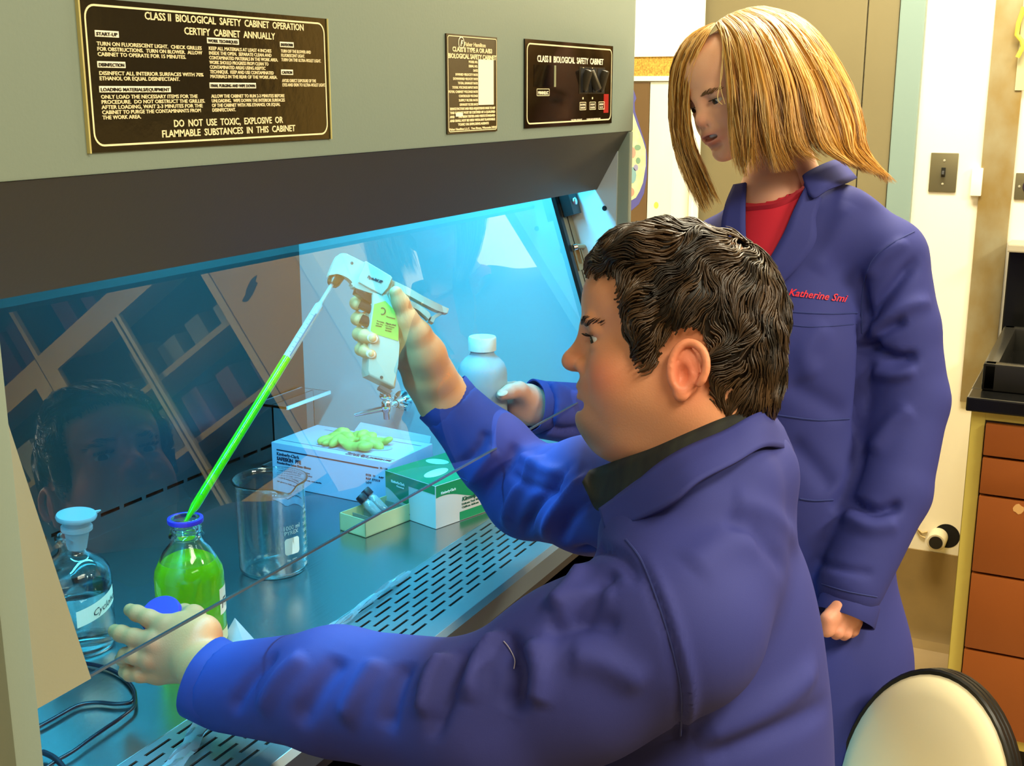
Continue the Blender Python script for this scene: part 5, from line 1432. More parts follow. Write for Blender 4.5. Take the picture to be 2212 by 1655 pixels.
# legs and shoes under the cabinet, seat below
tv = Vol((.60, .0, -.01), (1.70, 1.25, .70), .012)
HP = NB+Vector((0, 0, -.66))+BF*.02
for s in (1, -1):
    hp = HP+BL_*(.10*s); kn = hp+Vector((-.02, .44, -.02)); an = kn+Vector((0, .02, -.46))
    tv.chain([hp, kn, an], [.10, .075, .05], .03); tv.chain([an+Vector((0, 0, -.03)), an+Vector((0, .16, -.045))], [.042, .036], .02)
V, Q = tv.mesh(); np_object('trousers', V, Q, mat('trouser_dark', '#1e2026', .8), man, relax=2)
sz = NB.z-.835
e = empty('stool', (HP.x, HP.y, 0), 'stool that the seated person sits on, below the blue coat', 'stool')
b = MB(); b.lathe([(0, sz-.05), (.16, sz-.05), (.18, sz-.035), (.18, sz-.012), (.165, sz), (0, sz)], 40, org=(HP.x, HP.y, 0)); b.build('seat', mat('seat_vinyl', '#d8cfae', .45), e, smooth=50)
b = MB(); b.tube([(HP.x, HP.y, .06), (HP.x, HP.y, sz-.05)], .025, 16); b.build('column', MATS['chrome'], e, smooth=50)
for k in range(5):
    a = k*2*math.pi/5; b = MB(); b.tube([(HP.x, HP.y, .09), (HP.x+.26*math.cos(a), HP.y+.26*math.sin(a), .05), (HP.x+.27*math.cos(a), HP.y+.27*math.sin(a), .0)], [.018, .014, .02], 8); b.build('leg', mat('stool_black', '#1a1a1a', .4), e, smooth=50)
# ================================================================== pipette controller + serological pipette
GD0 = 1.684
gun = empty('pipette_controller', at(830, 720, 1.70), 'white pistol grip pipette controller with yellow green label in the right hand', 'pipette controller')
m_gun = mat('gun_white', '#b4ae9c', .38)
def slabpx(b, pts, d0, d1, skew=(0, 0), bevel=0.0):
    n = len(pts); A = [b.bm.verts.new(at(x, y, d0)) for x, y in pts]; B = [b.bm.verts.new(at(x+skew[0], y+skew[1], d1)) for x, y in pts]
    fs = [b.bm.faces.new(A), b.bm.faces.new(B[::-1])]
    for i in range(n): fs.append(b.bm.faces.new((A[i], B[i], B[(i+1) % n], A[(i+1) % n])))
    if bevel:
        es = list({e for f in fs[:2] for e in f.edges}); bmesh.ops.bevel(b.bm, geom=es, offset=bevel, segments=3, affect='EDGES', profile=.6)
def px_curve(pts, n=5): return [(p.x, p.y) for p in smooth_path([Vector((x, y, 0)) for x, y in pts], n)]
SK = (-6, 4)
b = MB(); slabpx(b, px_curve([(711, 596), (714, 586), (719, 573), (726, 558), (732, 550), (740, 547), (750, 548)])+[(789, 568), (846, 600), (850, 612), (838, 640), (800, 633), (768, 622)]+px_curve([(762, 621), (762, 612), (756, 604), (745, 597), (730, 592), (722, 593)]), GD0+.002, GD0+.030, SK, .0022); b.build('head', m_gun, gun, smooth=40)
b = MB(); slabpx(b, [(774, 610), (777, 604), (787, 566), (791, 564), (845, 596), (848, 601), (839, 622), (825, 638)], GD0-.002, GD0+.034, SK, .0020); b.build('housing_block', m_gun, gun, smooth=40)
b = MB(); slabpx(b, px_curve([(843, 603), (880, 620), (915, 640), (945, 655), (970, 667)])+px_curve([(967, 677), (945, 671), (915, 656), (880, 637), (838, 620)]), GD0+.006, GD0+.022, SK, .0010); b.build('upper_lever', m_gun, gun, smooth=40)
b = MB(); slabpx(b, px_curve([(876, 645), (900, 656), (925, 672), (931, 684)])+px_curve([(926, 690), (918, 682), (900, 668), (872, 656)]), GD0+.008, GD0+.020, SK, .0008); slabpx(b, [(957, 670), (962, 675), (940, 687), (937, 698), (929, 693), (932, 684)], GD0+.010, GD0+.018, SK, .0005); b.build('lower_lever', m_gun, gun, smooth=40)
b = MB(); slabpx(b, [(832, 618), (868, 636), (878, 652), (872, 672), (840, 650)], GD0+.003, GD0+.026, SK, .0015); b.build('lever_mount', m_gun, gun, smooth=40)
b = MB(); slabpx(b, [(806, 632), (838, 636), (852, 668), (862, 706), (863, 745), (860, 790), (854, 838), (797, 810), (796, 800), (799, 740), (799, 712), (806, 660)], GD0, GD0+.028, (-15, 6), .0030); gp_ = b.build('grip', m_gun, gun, smooth=40)
b = MB(); slabpx(b, [(808, 657), (832, 650), (852, 670), (861, 706), (860.5, 737), (809, 721), (800.5, 714)], GD0-.0006, GD0+.002); st = b.build('label', mat('sticker_lime', '#a0b23c', .45), gun)
flat = plane_M(at(0+811, 712, GD0-.0010), (at(860, 731, GD0)-at(811, 712, GD0)), -(at(811, 740, GD0)-at(811, 712, GD0)))
Ml = plane_M(at(812, 700, GD0-.0010), (RT*.97-UP*.24), (UP*.97+RT*.24))
k = GD0/F_PX
lettering('label_text', [('Drummond', 18*k, 20*k, 4*k, None, 'LEFT'), ('Portable', 0, 6*k, 4*k, 16*k, 'LEFT'), ('Pipet-Aid', 20*k, 6*k, 4*k, 22*k, 'LEFT', 0, .0001), ('Cat. No.', 0, 1*k, 3.4*k, 15*k, 'LEFT'), ('U.S. Patents', 20*k, 1*k, 3.4*k, 20*k, 'LEFT'), ('4624147', 22*k, -4*k, 3.4*k, 14*k, 'LEFT'), ('5214968', 22*k, -9*k, 3.4*k, 14*k, 'LEFT'), ('5294405', 0, -4*k, 3.4*k, 13*k, 'LEFT')], Ml, mat('label_ink', '#20301a', .6), gun)
b = MB()
rr = [at(826+6*math.cos(t), 672+7*math.sin(t), GD0-.0012) for t in [math.radians(q) for q in range(-120, 121, 12)]]
b.tube(rr, .0007, 6); b.build('label_swirl', MATS['label_ink'], gun)
Mt = plane_M(at(793, 600, GD0-.0026), (RT*.93-UP*.36), (UP*.93+RT*.36))
lettering('lettering', [('Pipet-Aid XP', 0, 0, 9*k, 34*k, 'LEFT', .15, .00015)], Mt, mat('gun_ink', '#3a3440', .6), gun)
for (x, y) in ((760, 568), (824, 815)):
    b = MB(); b.lathe([(.0022, .0003), (.0012, .0006), (0, .0002)], 14, org=at(x, y, GD0+(.0012 if x < 800 else -.0008)), axis=(-FW).to_track_quat('Z', 'Y').to_matrix().to_4x4()); b.build('screw', mat('screw_dark', '#504a48', .4, .6), gun, smooth=60)
mb = mat('trigger_black', '#141216', .2)
b = MB(); slabpx(b, [(770, 622), (806, 638), (803, 656), (786, 646), (767, 632)], GD0+.006, GD0+.026, SK, .001); b.build('trigger_mount', mb, gun, smooth=40)
for (x0, y0, x1, y1) in ((810, 672, 778, 657), (808, 702, 780, 689)):
    b = MB(); b.tube([at(x0, y0, GD0+.013), at(x1, y1, GD0+.013)], .0072, 18); b.build('trigger', mb, gun, smooth=40)
b = MB(); slabpx(b, [(822, 832), (848, 844), (843, 850), (836, 848), (820, 838)], GD0+.004, GD0+.022, SK); b.build('charge_socket', mat('socket_grey', '#504c50', .4), gun)
b = MB(); ax = (at(737, 640, GD0+.016)-at(741, 596, GD0+.016)).normalized()
pip_top = at(726, 601, GD0+.016); pip_tip = at(396, 1134, 1.530)
dirp = (pip_tip-pip_top).normalized()
b.tube([pip_top-dirp*.006, pip_top+dirp*.008, pip_top+dirp*.012], [.0105, .0095, .0075], 24); b.build('nosepiece', mat('nose_reflection', '#5a3518', .25, trans=.3), gun, smooth=50)  # brown reflection painted in as the nosepiece colour

pip = empty('serological_pipette', (pip_top+pip_tip)/2, 'long clear graduated pipette filled with bright green liquid, tip in the bottle', 'pipette')
Lp = (pip_tip-pip_top).length
def along(s): return pip_top+dirp*(Lp*s)
m_pip = mat('pipette_clear', '#eef4f4', .12, trans=.72, ior=1.25)
s0 = .115
b = MB(); b.tube([along(0), along(s0-.008), along(s0), along(s0+.008), along(.345)], [.0030, .0030, .0036, .0060, .0060], 24); b.build('tube', m_pip, pip, smooth=50)
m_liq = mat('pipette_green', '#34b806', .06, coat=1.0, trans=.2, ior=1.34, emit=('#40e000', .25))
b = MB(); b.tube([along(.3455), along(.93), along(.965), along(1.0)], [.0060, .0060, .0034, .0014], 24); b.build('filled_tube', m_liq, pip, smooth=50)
b = MB(); u = dirp.cross(FW).normalized(); fwd = u.cross(dirp).normalized()
sgn = -1 if fwd.dot(FW) > 0 else 1
for i in range(38):
    s = .17+.0195*i; hw = .0030 if i % 5 == 0 else .0018
    c = along(s)+fwd*sgn*.0060; b.box((0, 0, 0), (0, 0, 0)) if False else None
    vs = [b.bm.verts.new(c+u*a*hw+dirp*q*.00035) for a, q in ((-1, -1), (1, -1), (1, 1), (-1, 1))]; b.bm.faces.new(vs)
b.build('graduations', mat('grad_ink', '#2a3a48', .5), pip)
b = MB(); vs = [b.bm.verts.new(along(s)+fwd*sgn*.00592+u*a) for s, a in ((.16, .0026), (.34, .0026), (.34, .0046), (.16, .0046))]; b.bm.faces.new(vs); b.build('printed_band', MATS['grad_ink'], pip)
# ================================================================== standing woman
wom = empty('person', (2.02, .42, 0), 'standing blonde person in a blue coat over a red shirt holding the white bottle', 'person')
WRt = head_frame(62, 22, 3)
EYE = at(1551, 214, 1.955)
WO = EYE-WRt @ Vector((.083, .029, -.006))
WM = WRt.to_4x4(); WM.translation = WO
def wl(f, l, u): return WM @ Vector((f, l, u))
hv = head_vol(True, .0019)
V, Q = hv.mesh(); V = relaxed(V, Q, 1); tree_wh = bvh(V, Q)
col = skin_color('#e8b090', V, [((.07, .038, -.035), (.026, .026, .02), '#e08a74', .5), ((.112, 0, -.03), (.012, .014, .012), '#e08a70', .45),
    ((.100, 0, -.0545), (.012, .024, .0055), '#c05a58', .75), ((.098, 0, -.0665), (.012, .022, .006), '#c8585a', .8), ((.088, .03, 0), (.014, .022, .008), '#b88878', .35), ((.088, -.03, 0), (.014, .022, .008), '#b88878', .35)])
parts = [(np.array([WM @ Vector(p) for p in V]), Q, col)]
NW = at(1668, 432, 2.05)
S1 = at(1912, 560, 2.03); S2 = at(1560, 560, 2.18)
E1 = at(1962, 865, 2.02); W1 = at(1832, 1285, 1.93)
E2 = at(1440, 960, 2.16); W2 = at(1150, 880, 2.00)
HIPW = at(1765, 1420, 2.12)
bv = Vol((1.45, .0, .35), (2.60, 1.05, 1.60), .009)
bv.chain([wl(-.03, 0, -.12), NW, at(1672, 520, 2.08)], [.047, .052, .07], .03)
bv.ell(at(1700, 720, 2.11), (.09, .15, .2), .05); bv.chain([at(1700, 650, 2.1), HIPW], [.1, .12], .05)
bv.chain([S1, E1, W1], [.042, .036, .026], .02); bv.chain([S2, E2, W2], [.042, .036, .026], .02)
Vb, Qb = bv.mesh(); Vb = relaxed(Vb, Qb, 1); parts.append((Vb, Qb, np.tile(L3('#d8a084'), (len(Vb), 1))))
def bounds(lst, pad=.03):
    P = [at(*q) for q in lst]; return [min(p[i] for p in P)-pad for i in range(3)], [max(p[i] for p in P)+pad for i in range(3)]
# right hand on the bottle: thumb in front, palm at the side, fingers round the back
lo, hi = bounds([(1000, 800, 1.92), (1200, 960, 1.92), (1000, 800, 2.07), (1200, 960, 2.07)])
v = Vol(lo, hi, .0018)
v.chain([at(1190, 885, 2.005), at(1150, 878, 1.998), at(1130, 874, 1.995)], [.029, .027, .027], .015, flat=.8, fdir=FW)
v.chain([at(1142, 862, 1.985), at(1122, 843, 1.958), at(1102, 846, 1.940), at(1084, 853, 1.934)], [.021, .0125, .0105, .0090], .010)
for i, (y, l) in enumerate(((838, 0), (862, 4), (888, 6), (912, 2))):
    v.cap(at(1140, 870+(y-870)*.5, 2.000), at(1112, y, 2.018), .018, .0105, .012)
    v.chain([at(1112, y, 2.018), at(1080, y-3, 2.036), at(1050-l, y-4, 2.038), at(1022-l, y-4, 2.022)], [.0105, .0090, .0084, .0074], .005)
V, Q = v.mesh(); V = relaxed(V, Q, 1); parts.append((V, Q, np.tile(L3('#dea088'), (len(V), 1))))
# left hand below the long sleeve
lo, hi = bounds([(1740, 1290, 1.86), (1900, 1420, 1.86), (1740, 1290, 1.99), (1900, 1420, 1.99)])
v = Vol(lo, hi, .0020)
v.chain([at(1838, 1275, 1.93), at(1826, 1315, 1.925)], [.027, .028], .01, flat=.7, fdir=FW)
for i, (x, y, z) in enumerate(((1793, 1350, 1.905), (1812, 1356, 1.915), (1829, 1358, 1.925), (1845, 1352, 1.938))):
    v.cap(at(1826+(x-1820)*.5, 1312, z+.008), at(x+3, y-8, z), .016, .0105, .012)
    v.chain([at(x+3, y-8, z), at(x-2, y+10, z-.006), at(x-6, y+14, z+.012), at(x-4, y, z+.024)], [.0105, .0092, .0084, .0074], .004)
v.chain([at(1806, 1318, 1.912), at(1788, 1338, 1.898), at(1784, 1364, 1.900)], [.014, .0105, .0085], .008)
V, Q = v.mesh(); V = relaxed(V, Q, 1); parts.append((V, Q, np.tile(L3('#d8957a'), (len(V), 1))))
off = 0; VV = []; QQ = []; CC = []
for v_, q_, c_ in parts: VV.append(v_); QQ.append(q_+off); CC.append(c_); off += len(v_)
wbody = np_object('body', np.concatenate(VV), np.concatenate(QQ), m_skin, wom, color=np.concatenate(CC)); wi = (len(parts[0][0]), len(parts[0][0])+len(parts[1][0]))
b = MB(); b.lathe([(1, 0), (.8, .25), (0, .36)], 20)
ax = (at(1078, 852, 1.93)-at(1100, 846, 1.93)).normalized(); upv = (-FW*.8+UP*.6).normalized(); upv = (upv-ax*upv.dot(ax)).normalized(); sd = ax.cross(upv)
M = Matrix((ax, sd, upv)).transposed().to_4x4(); M.translation = at(1086, 849, 1.9265)
b.xform(M @ Matrix.Diagonal((.0085, .0060, .0035, 1))).build('fingernail', m_nail, wom, smooth=60)
for s in (1, -1):
    b = MB(); b.lathe([(0, -.0120)]+[(.0120*math.sin(math.radians(a)), -.0120*math.cos(math.radians(a))) for a in range(15, 166, 15)]+[(0, .0120)], 24)
    cpos = Vector((.0805, s*.0288, -.0062)); ey = b.xform(WM @ Matrix.Translation(cpos)).build('eyeball', m_eye, wom, smooth=180)
    b = MB(); b.lathe([(.0058, 0), (.003, .0012), (0, .0016)], 20); look = Vector((.93, .02, -.36)).normalized()
    b.xform(WM @ Matrix.Translation(cpos+look*.0110) @ look.to_track_quat('Z', 'Y').to_matrix().to_4x4()); b.build('iris', m_iris, ey, smooth=180)
rnd = np.random.RandomState(9); cv = []
for s in (1, -1):
    for i in range(60):
        t = rnd.rand(); p = Vector((.0980-.017*t*t, s*(.011+.030*t), .0095+.005*t-.007*t*t+rnd.uniform(-.0018, .0018)))
        pts = [on_head(tree_wh, WM, p+Vector((-.3*t, s*.9, .2))*.008*k/3, .0006) for k in range(4)]; cv.append((np.array(pts), [.0005, .0005, .0004, .0002], L3('#7a5830')))
    for i in range(34):                                    # lashes
        t = rnd.rand()*2-1; p = Vector((.0925-.005*t*t, s*(.0288+.012*t), -.0045)); pts = [WM @ (p+Vector((.0022*k, 0, -.0006*k+.0003*k*k))) for k in range(4)]; cv.append((np.array(pts), [.0004, .0004, .0003, .0001], L3('#2a1c14')))
strands('eyebrows_and_lashes', cv, m_hair, wom, seg=3)
b = MB(); pts = [wl(.0955-.35*abs(t)**2*.05, t*.0145, -.0580+.0006*abs(t)) for t in [k/6 for k in range(-6, 7)]]
b.tube(pts, [.0034]*13, 8); b.build('teeth', mat('teeth', '#d8dcd0', .25), wom, smooth=60)

# --- red shirt
m_red = mat('shirt_red', '#c01830', .75, bump=(700, .1))
sv = Vol((1.75, .05, .95), (2.45, .95, 1.55), .006)
sv.ell(at(1690, 640, 2.08), (.10, .13, .20), .04); sv.cap(at(1672, 455, 2.065), at(1680, 620, 2.06), .066, .105, .04)
sv.cap(NW, wl(-.03, 0, -.12), .050, .06, .005, op='-'); sv.cap(at(1668, 395, 2.04), at(1672, 440, 2.055), .058, .058, .005, op='-')
V, Q = sv.mesh(); V = relaxed(V, Q, 2)
px, py, pz = cam_px(V); kp = in_poly(px, py, [(1575, 400), (1772, 375), (1758, 440), (1722, 515), (1664, 590), (1640, 640), (1580, 700)]); Q = Q[kp[Q].all(1)]
np_object('t_shirt', V, Q, m_red, wom); tree_s = bvh(V, Q)
seam('collar_band', [(1600, 450), (1640, 447), (1672, 443), (1705, 431), (1745, 405)], tree_s, mat('shirt_band', '#a01228', .8), wom, r=.0060, off=-.0005)

# --- lab coat
cw = Vol((1.40, -.05, .10), (2.75, 1.10, 1.58), .0062)
cw.chain([at(1700, 540, 2.10), at(1705, 760, 2.10), at(1735, 1080, 2.12), at(1765, 1420, 2.12), at(1790, 1900, 2.12)], [.118, .135, .140, .150, .165], .05)
cw.chain([at(1690, 500, 2.09), at(1810, 500, 2.06), S1], [.068, .068, .068], .04)
cw.chain([at(1660, 500, 2.10), S2], [.066, .068], .04)
M1 = S1.lerp(E1, .5)+Vector((0, 0, 0)); 
cw.chain([S1, M1, E1], [.070, .070, .066], .012)
C1 = at(1838, 1262, 1.945)
cw.chain([E1, at(1925, 1060, 1.99), C1], [.066, .064, .054], .012)
C2 = at(1178, 886, 2.008)
cw.chain([S2, E2], [.070, .068], .03); cw.chain([E2, at(1300, 900, 2.08), C2], [.064, .056, .049], .02)
d1 = (W1-E1).normalized(); d2 = (W2-at(1300, 900, 2.08)).normalized()
disc_cut(cw, at(1828, 1308, 1.94), d1, .060, .022)
disc_cut(cw, at(1172, 884, 2.006), d2, .10, .05)
# neck and V opening
cw.cap(at(1668, 380, 2.03), at(1672, 455, 2.06), .070, .066, .01, op='-')
V, Q = cw.mesh(); V = relaxed(V, Q, 2)
px, py, pz = cam_px(V)
VN = [(1608, 400), (1745, 395), (1722, 455), (1700, 510), (1655, 600), (1630, 640), (1612, 600), (1610, 500)]
inside = in_poly(px, py, VN) & (pz < 2.10)
keep = ~inside[Q].any(1); Q = Q[keep]
FSW = [([(1862, 590), (1866, 680), (1862, 780), (1856, 880), (1850, 960)], -.012, .009), ([(1985, 560), (1940, 610), (1895, 660), (1880, 700)], -.010, .012), ([(1960, 520), (1900, 560), (1870, 600)], .006, .012),
  ([(2010, 650), (1950, 665), (1900, 700), (1880, 750)], .007, .014), ([(1960, 690), (1900, 720), (1870, 770)], -.010, .010), ([(1985, 770), (1940, 775), (1900, 760), (1875, 740)], -.012, .010), ([(1980, 800), (1930, 810), (1885, 800)], .007, .012),
  ([(1970, 880), (1920, 920), (1880, 980)], .006, .016), ([(1950, 1090), (1890, 1105), (1830, 1080)], -.010, .010), ([(1940, 1130), (1880, 1140), (1820, 1110)], .006, .014), ([(1870, 950), (1840, 1040), (1800, 1110)], -.005, .014),
  ([(1760, 820), (1740, 760), (1790, 700)], .004, .02), ([(1700, 830), (1760, 860), (1830, 900)], -.004, .02), ([(1760, 1210), (1820, 1230), (1890, 1240)], -.003, .008), ([(1840, 440), (1800, 520), (1760, 590)], .004, .02), ([(1700, 950), (1760, 1010), (1800, 1060)], -.005, .02),
  ([(1165, 910), (1210, 930), (1260, 925)], -.005, .010), ([(1190, 830), (1230, 850), (1270, 870)], .004, .012)]
V = folds(V, Q, [(p, h*1.7, w*.9) for p, h, w in FSW])
np_object('lab_coat', V, Q, m_coat, wom); tree_w = bvh(V, Q)
tuck(wbody, wi[0], wi[1], tree_w, lambda p: p.z > NW.z-.06 or (p-W1).length < .06 or (p-W2).length < .07)
cuff(at(1830, 1316, 1.94), d1, .0500, m_coat, wom); cuff(at(1166, 881, 2.004), d2, .0445, m_coat, wom)
ribbon('lapel', [[(1740, 402, 1.975), (1716, 450, 1.965), (1692, 505, 1.960), (1655, 572, 1.962), (1640, 605, 1.97)], [(1775, 430, 1.975), (1762, 470, 1.965), (1762, 520, 1.955), (1730, 570, 1.955), (1688, 613, 1.962)]], m_coat, wom, .004)
ribbon('coat_collar', [[(1742, 385, 1.985), (1736, 378, 1.978), (1762, 362, 1.985), (1795, 348, 2.02), (1815, 345, 2.10)], [(1738, 400, 1.985), (1756, 428, 1.962), (1790, 410, 1.970), (1830, 395, 2.02), (1850, 385, 2.10)]], m_coat, wom, .004)
ribbon('lapel', [[(1612, 395, 2.02), (1610, 450, 2.00), (1612, 520, 1.99), (1625, 590, 1.985)], [(1585, 400, 2.04), (1565, 450, 2.02), (1560, 510, 2.01), (1590, 580, 1.995)]], m_coat, wom, .004)
seam('pocket_hem', [(1692, 672), (1740, 676), (1800, 678), (1852, 676)], tree_w, m_seam, wom, r=.0016); seam('pocket_hem', [(1695, 700), (1745, 706), (1800, 704), (1850, 700)], tree_w, m_seam, wom)
seam('waist_seam', [(1640, 890), (1700, 900), (1770, 908), (1835, 905)], tree_w, m_seam, wom, r=.0016)
seam('lower_pocket_hem', [(1728, 1078), (1760, 1082), (1800, 1080)], tree_w, m_seam, wom, r=.0018); seam('cuff_seam', [(1775, 1262), (1830, 1278), (1895, 1290)], tree_w, m_seam, wom, r=.0012)
seam('armhole_seam', [(1975, 500), (1920, 530), (1880, 570), (1862, 640), (1862, 720)], tree_w, m_seam, wom, r=.0014)
proj_text('embroidered_name', 'Katherine Smi', 1.0, tree_w, (1702, 638), (1, .115), 128, mat('thread_red', '#e01030', .6), wom, off=.0022, shear=.35, bold=.012)

# --- long blonde hair: sheets of locks following guide strands
G = {'near': [
 [(1546, 50, 1.975), (1554, 68, 1.955), (1562, 95, 1.935), (1570, 150, 1.915), (1577, 240, 1.903), (1583, 320, 1.905), (1590, 386, 1.915)],
 [(1556, 42, 1.975), (1575, 62, 1.950), (1592, 100, 1.922), (1604, 180, 1.900), (1607, 270, 1.893), (1614, 340, 1.895), (1622, 386, 1.905)],
 [(1572, 32, 1.985), (1600, 55, 1.945), (1625, 98, 1.912), (1646, 180, 1.890), (1656, 270, 1.885), (1664, 330, 1.888), (1676, 374, 1.898)],
 [(1592, 24, 2.00), (1632, 45, 1.955), (1664, 90, 1.920), (1700, 180, 1.892), (1716, 270, 1.888), (1735, 325, 1.892), (1784, 354, 1.915)],
 [(1615, 17, 2.02), (1668, 38, 1.975), (1708, 85, 1.940), (1756, 180, 1.910), (1780, 265, 1.908), (1802, 325, 1.915), (1845, 360, 1.945)],
 [(1635, 14, 2.04), (1700, 34, 2.00), (1752, 85, 1.968), (1808, 180, 1.942), (1838, 262, 1.945), (1850, 322, 1.950), (1895, 380, 1.975)],
 [(1650, 13, 2.07), (1722, 34, 2.05), (1780, 85, 2.02), (1836, 185, 2.00), (1862, 268, 2.00), (1868, 328, 2.00), (1926, 396, 2.01)]],
 'far': [
 [(1548, 50, 1.980), (1534, 66, 1.960), (1518, 95, 1.955), (1500, 145, 1.962), (1490, 225, 1.985), (1500, 310, 2.00), (1535, 400, 1.99), (1552, 440, 1.975)],
 [(1545, 50, 1.985), (1520, 66, 1.970), (1498, 95, 1.968), (1478, 145, 1.978), (1469, 225, 1.997), (1477, 310, 2.01), (1505, 395, 2.00), (1530, 455, 1.975)],
 [(1542, 50, 1.995), (1508, 68, 1.988), (1480, 98, 1.992), (1460, 148, 2.003), (1455, 228, 2.02), (1463, 310, 2.025), (1490, 390, 2.01), (1522, 462, 1.98)],
 [(1540, 50, 2.02), (1500, 70, 2.03), (1470, 102, 2.04), (1451, 155, 2.05), (1448, 232, 2.06), (1456, 310, 2.055), (1482, 385, 2.03), (1515, 450, 1.99)]]}
def guide(name, u, t):
    g = G[name]; x = u*(len(g)-1); i = min(int(x), len(g)-2); f = x-i
    pa, pb = [smp(q, t) for q in (g[i], g[i+1])]
    return pa*(1-f)+pb*f
def smp(g, t):
    n = len(g)-1; x = max(0, min(t, .9999))*n; i = int(x); f = x-i
    P = [np.array(g[max(0, min(n, j))], float) for j in (i-1, i, i+1, i+2)]
    return .5*((2*P[1])+(P[2]-P[0])*f+(2*P[0]-5*P[1]+4*P[2]-P[3])*f*f+(3*P[1]-P[0]-3*P[2]+P[3])*f**3)
rnd = np.random.RandomState(21)
cv = []
def lock(name, u0, du, t0, t1, dd, rad, tone, amp, n=13, curl=0.0):
    ph = rnd.uniform(0, 6.28); pts = []; rads = []
    clump = round(u0*26)/26
    for k in range(n):
        s = k/(n-1); t = t0+(t1-t0)*s
        u = u0+(clump-u0)*.55*s+du*s
        p = guide(name, max(0, min(1, u)), t)
        wv = 5*math.sin(u0*23+s*6.5)+3*math.sin(u0*57+s*11); p[0] += amp*math.sin(ph+s*6)*s+curl*s*s*s+wv*s; p[1] += amp*.4*math.cos(ph+s*4)*s; p[2] += dd+.003*math.sin(ph*2+s*3)
        pts.append(np.array(at(*p))); rads.append(rad*(.6+.9*math.sin(math.pi*min(1, s*1.15+.1)))*(1-.85*s**4))
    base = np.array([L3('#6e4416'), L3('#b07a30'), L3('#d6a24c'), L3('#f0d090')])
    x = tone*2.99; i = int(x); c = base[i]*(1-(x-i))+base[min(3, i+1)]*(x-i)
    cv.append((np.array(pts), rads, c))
def tone_at(u, d): return float(np.clip(.48+.30*math.sin(u*41)+.16*math.sin(u*97+1)+rnd.uniform(-.22, .22)-d, 0, .999))  # deeper locks darker: shade in the gaps put into the hair colour
for i in range(3000):
    u = rnd.rand(); d = rnd.rand()*.020
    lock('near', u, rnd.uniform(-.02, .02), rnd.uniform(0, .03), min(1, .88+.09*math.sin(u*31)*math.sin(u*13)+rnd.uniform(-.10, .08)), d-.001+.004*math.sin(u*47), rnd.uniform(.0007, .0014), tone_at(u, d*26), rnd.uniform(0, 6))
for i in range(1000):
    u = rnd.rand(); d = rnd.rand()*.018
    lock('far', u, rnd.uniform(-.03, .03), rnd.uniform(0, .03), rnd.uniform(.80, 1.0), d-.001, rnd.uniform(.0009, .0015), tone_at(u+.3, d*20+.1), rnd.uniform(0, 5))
for i in range(420):                                       # ends flicking over the shoulder
    u = .62+.38*rnd.rand(); lock('near', u, .0, .45, 1.0, rnd.uniform(-.004, .012), .0011, tone_at(u, 0), rnd.uniform(3, 10), curl=rnd.uniform(-12, 14))
for i in range(70): lock('near', rnd.rand(), rnd.uniform(-.08, .08), 0, rnd.uniform(.7, 1), -.007, .0004, .85, rnd.uniform(4, 16))
for i in range(40): lock('far', rnd.rand(), rnd.uniform(-.1, .1), 0, 1, -.005, .0004, .8, rnd.uniform(4, 14))
for (p) in ([(1555, 52, 1.95), (1562, 110, 1.925), (1556, 180, 1.915), (1566, 225, 1.912)], [(1740, 105, 1.93), (1800, 150, 1.93), (1830, 215, 1.94), (1828, 215, 1.94)], [(1560, 110, 1.93), (1560, 160, 1.918), (1550, 210, 1.915), (1560, 226, 1.912)]):
    q = smooth_path([at(*x) for x in p], 5); cv.append((np.array([np.array(x) for x in q]), [.0007]*len(q), L3('#ecd08a')))
strands('hair', cv, m_hair, wom, seg=4)
# crown and back of the hair: soft under-layer
hu = Vol((-.16, -.13, -.20), (.11, .12, .14), .004)
hu.ell((-.014, 0, .018), (.092, .074, .088), .01); hu.ell((-.045, 0, -.04), (.075, .074, .09), .03)
hu.ell((.085, 0, -.03), (.075, .060, .105), .01, op='-')
V, Q = hu.mesh(); V = relaxed(V, Q, 2)
np_object('hair_underlayer', np.array([WM @ Vector(p) for p in V]), Q, m_hair, wom, color=np.tile(L3('#a87830'), (len(V), 1)))
# legs below the coat
tv = Vol((1.9, .05, -.01), (2.6, .8, .75), .012)
hx_ = at(1790, 1700, 2.12)
for s in (1, -1):
    h0 = hx_+Vector((0, .09*s, 0)); tv.chain([h0, Vector((h0.x, h0.y, .40)), Vector((h0.x+.01, h0.y, .06))], [.075, .055, .045], .02); tv.chain([Vector((h0.x+.02, h0.y, .045)), Vector((h0.x-.14, h0.y+.02, .035))], [.042, .036], .02)
V, Q = tv.mesh(); np_object('trousers', V, Q, mat('trouser_navy', '#23263a', .8), wom, relax=2)

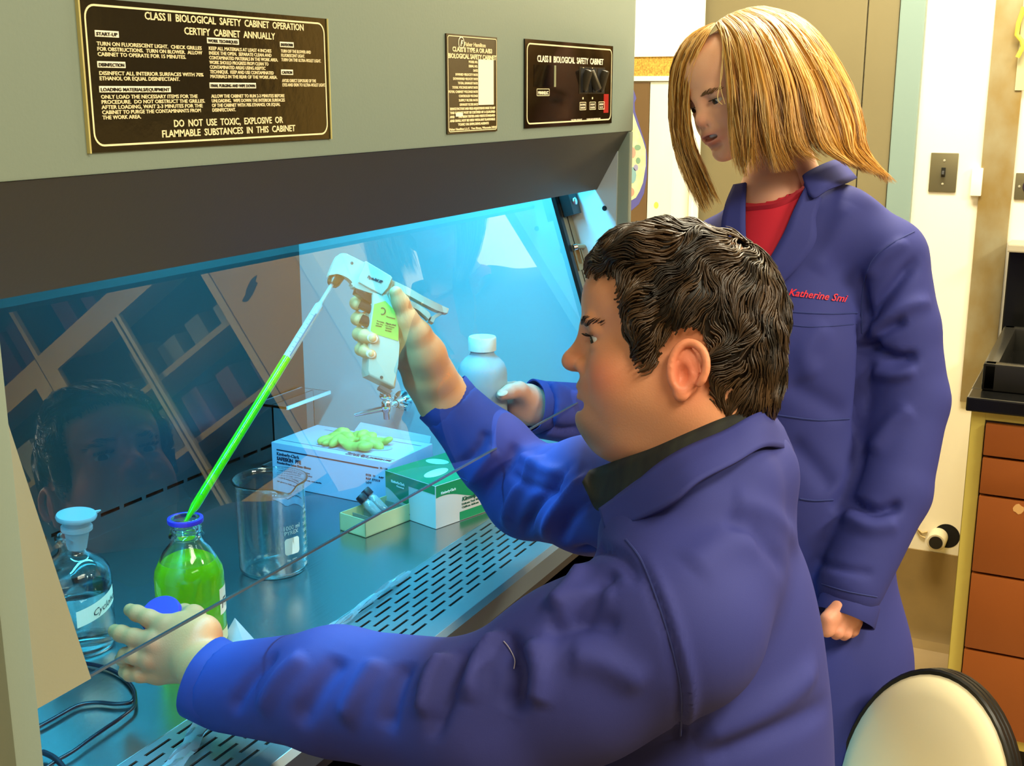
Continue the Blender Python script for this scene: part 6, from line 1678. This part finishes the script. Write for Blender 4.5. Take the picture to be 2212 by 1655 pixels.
# ================================================================== empty stool with round back at lower right
CB = at(1988, 1742, 1.86)
e = empty('office_stool', (CB.x, CB.y, 0), 'empty stool with round cream vinyl backrest and black rubber edge at lower right', 'stool')
nrm = (-FW*.62-RT*.74+UP*.10).normalized(); sd = Vector((0, 0, 1)).cross(nrm).normalized(); upb = nrm.cross(sd)
MBk = Matrix((sd, upb, nrm)).transposed().to_4x4(); MBk.translation = CB
def oval(prof, m, name, sx=.150, sy=.215):
    b = MB(); b.lathe(prof, 56); 
    for v in b.bm.verts:
        v.co.x *= sx; v.co.y *= sy
    return b.xform(MBk).build(name, m, e, smooth=40)
oval([(0, .030), (.5, .028), (.8, .020), (.93, .010), (.975, 0), (.96, -.006)], mat('vinyl_cream', '#efe3ba', .38, spec=.5), 'backrest')
oval([(.955, .004), (.985, .006), (1.0, .003), (1.0, -.004), (.985, -.006), (1.0, -.008), (1.0, -.015), (.985, -.017), (1.0, -.019), (1.0, -.027), (.97, -.032), (0, -.034)], mat('rubber_black', '#121210', .35), 'backrest_edge')
ws = CB+Vector((0, 0, 0))-nrm*.05
seat_c = Vector((CB.x, CB.y, 0))+Vector((nrm.x, nrm.y, 0)).normalized()*.19
b = MB(); b.lathe([(0, .44), (.17, .44), (.19, .455), (.19, .475), (.175, .49), (0, .49)], 40, org=(seat_c.x, seat_c.y, 0)); b.build('seat', MATS['vinyl_cream'], e, smooth=50)
b = MB(); b.tube([ws, Vector((ws.x, ws.y, .46)), Vector((seat_c.x, seat_c.y, .43))], .014, 10); b.build('back_support', mat('stool_black', '#1a1a1a', .4), e, smooth=50)
b = MB(); b.tube([(seat_c.x, seat_c.y, .06), (seat_c.x, seat_c.y, .44)], .024, 16); b.build('column', MATS['chrome'], e, smooth=50)
for k in range(5):
    a = k*2*math.pi/5+.3; b = MB(); b.tube([(seat_c.x, seat_c.y, .08), (seat_c.x+.24*math.cos(a), seat_c.y+.24*math.sin(a), .05), (seat_c.x+.25*math.cos(a), seat_c.y+.25*math.sin(a), .0)], [.018, .014, .02], 8); b.build('leg', MATS['stool_black'], e, smooth=50)
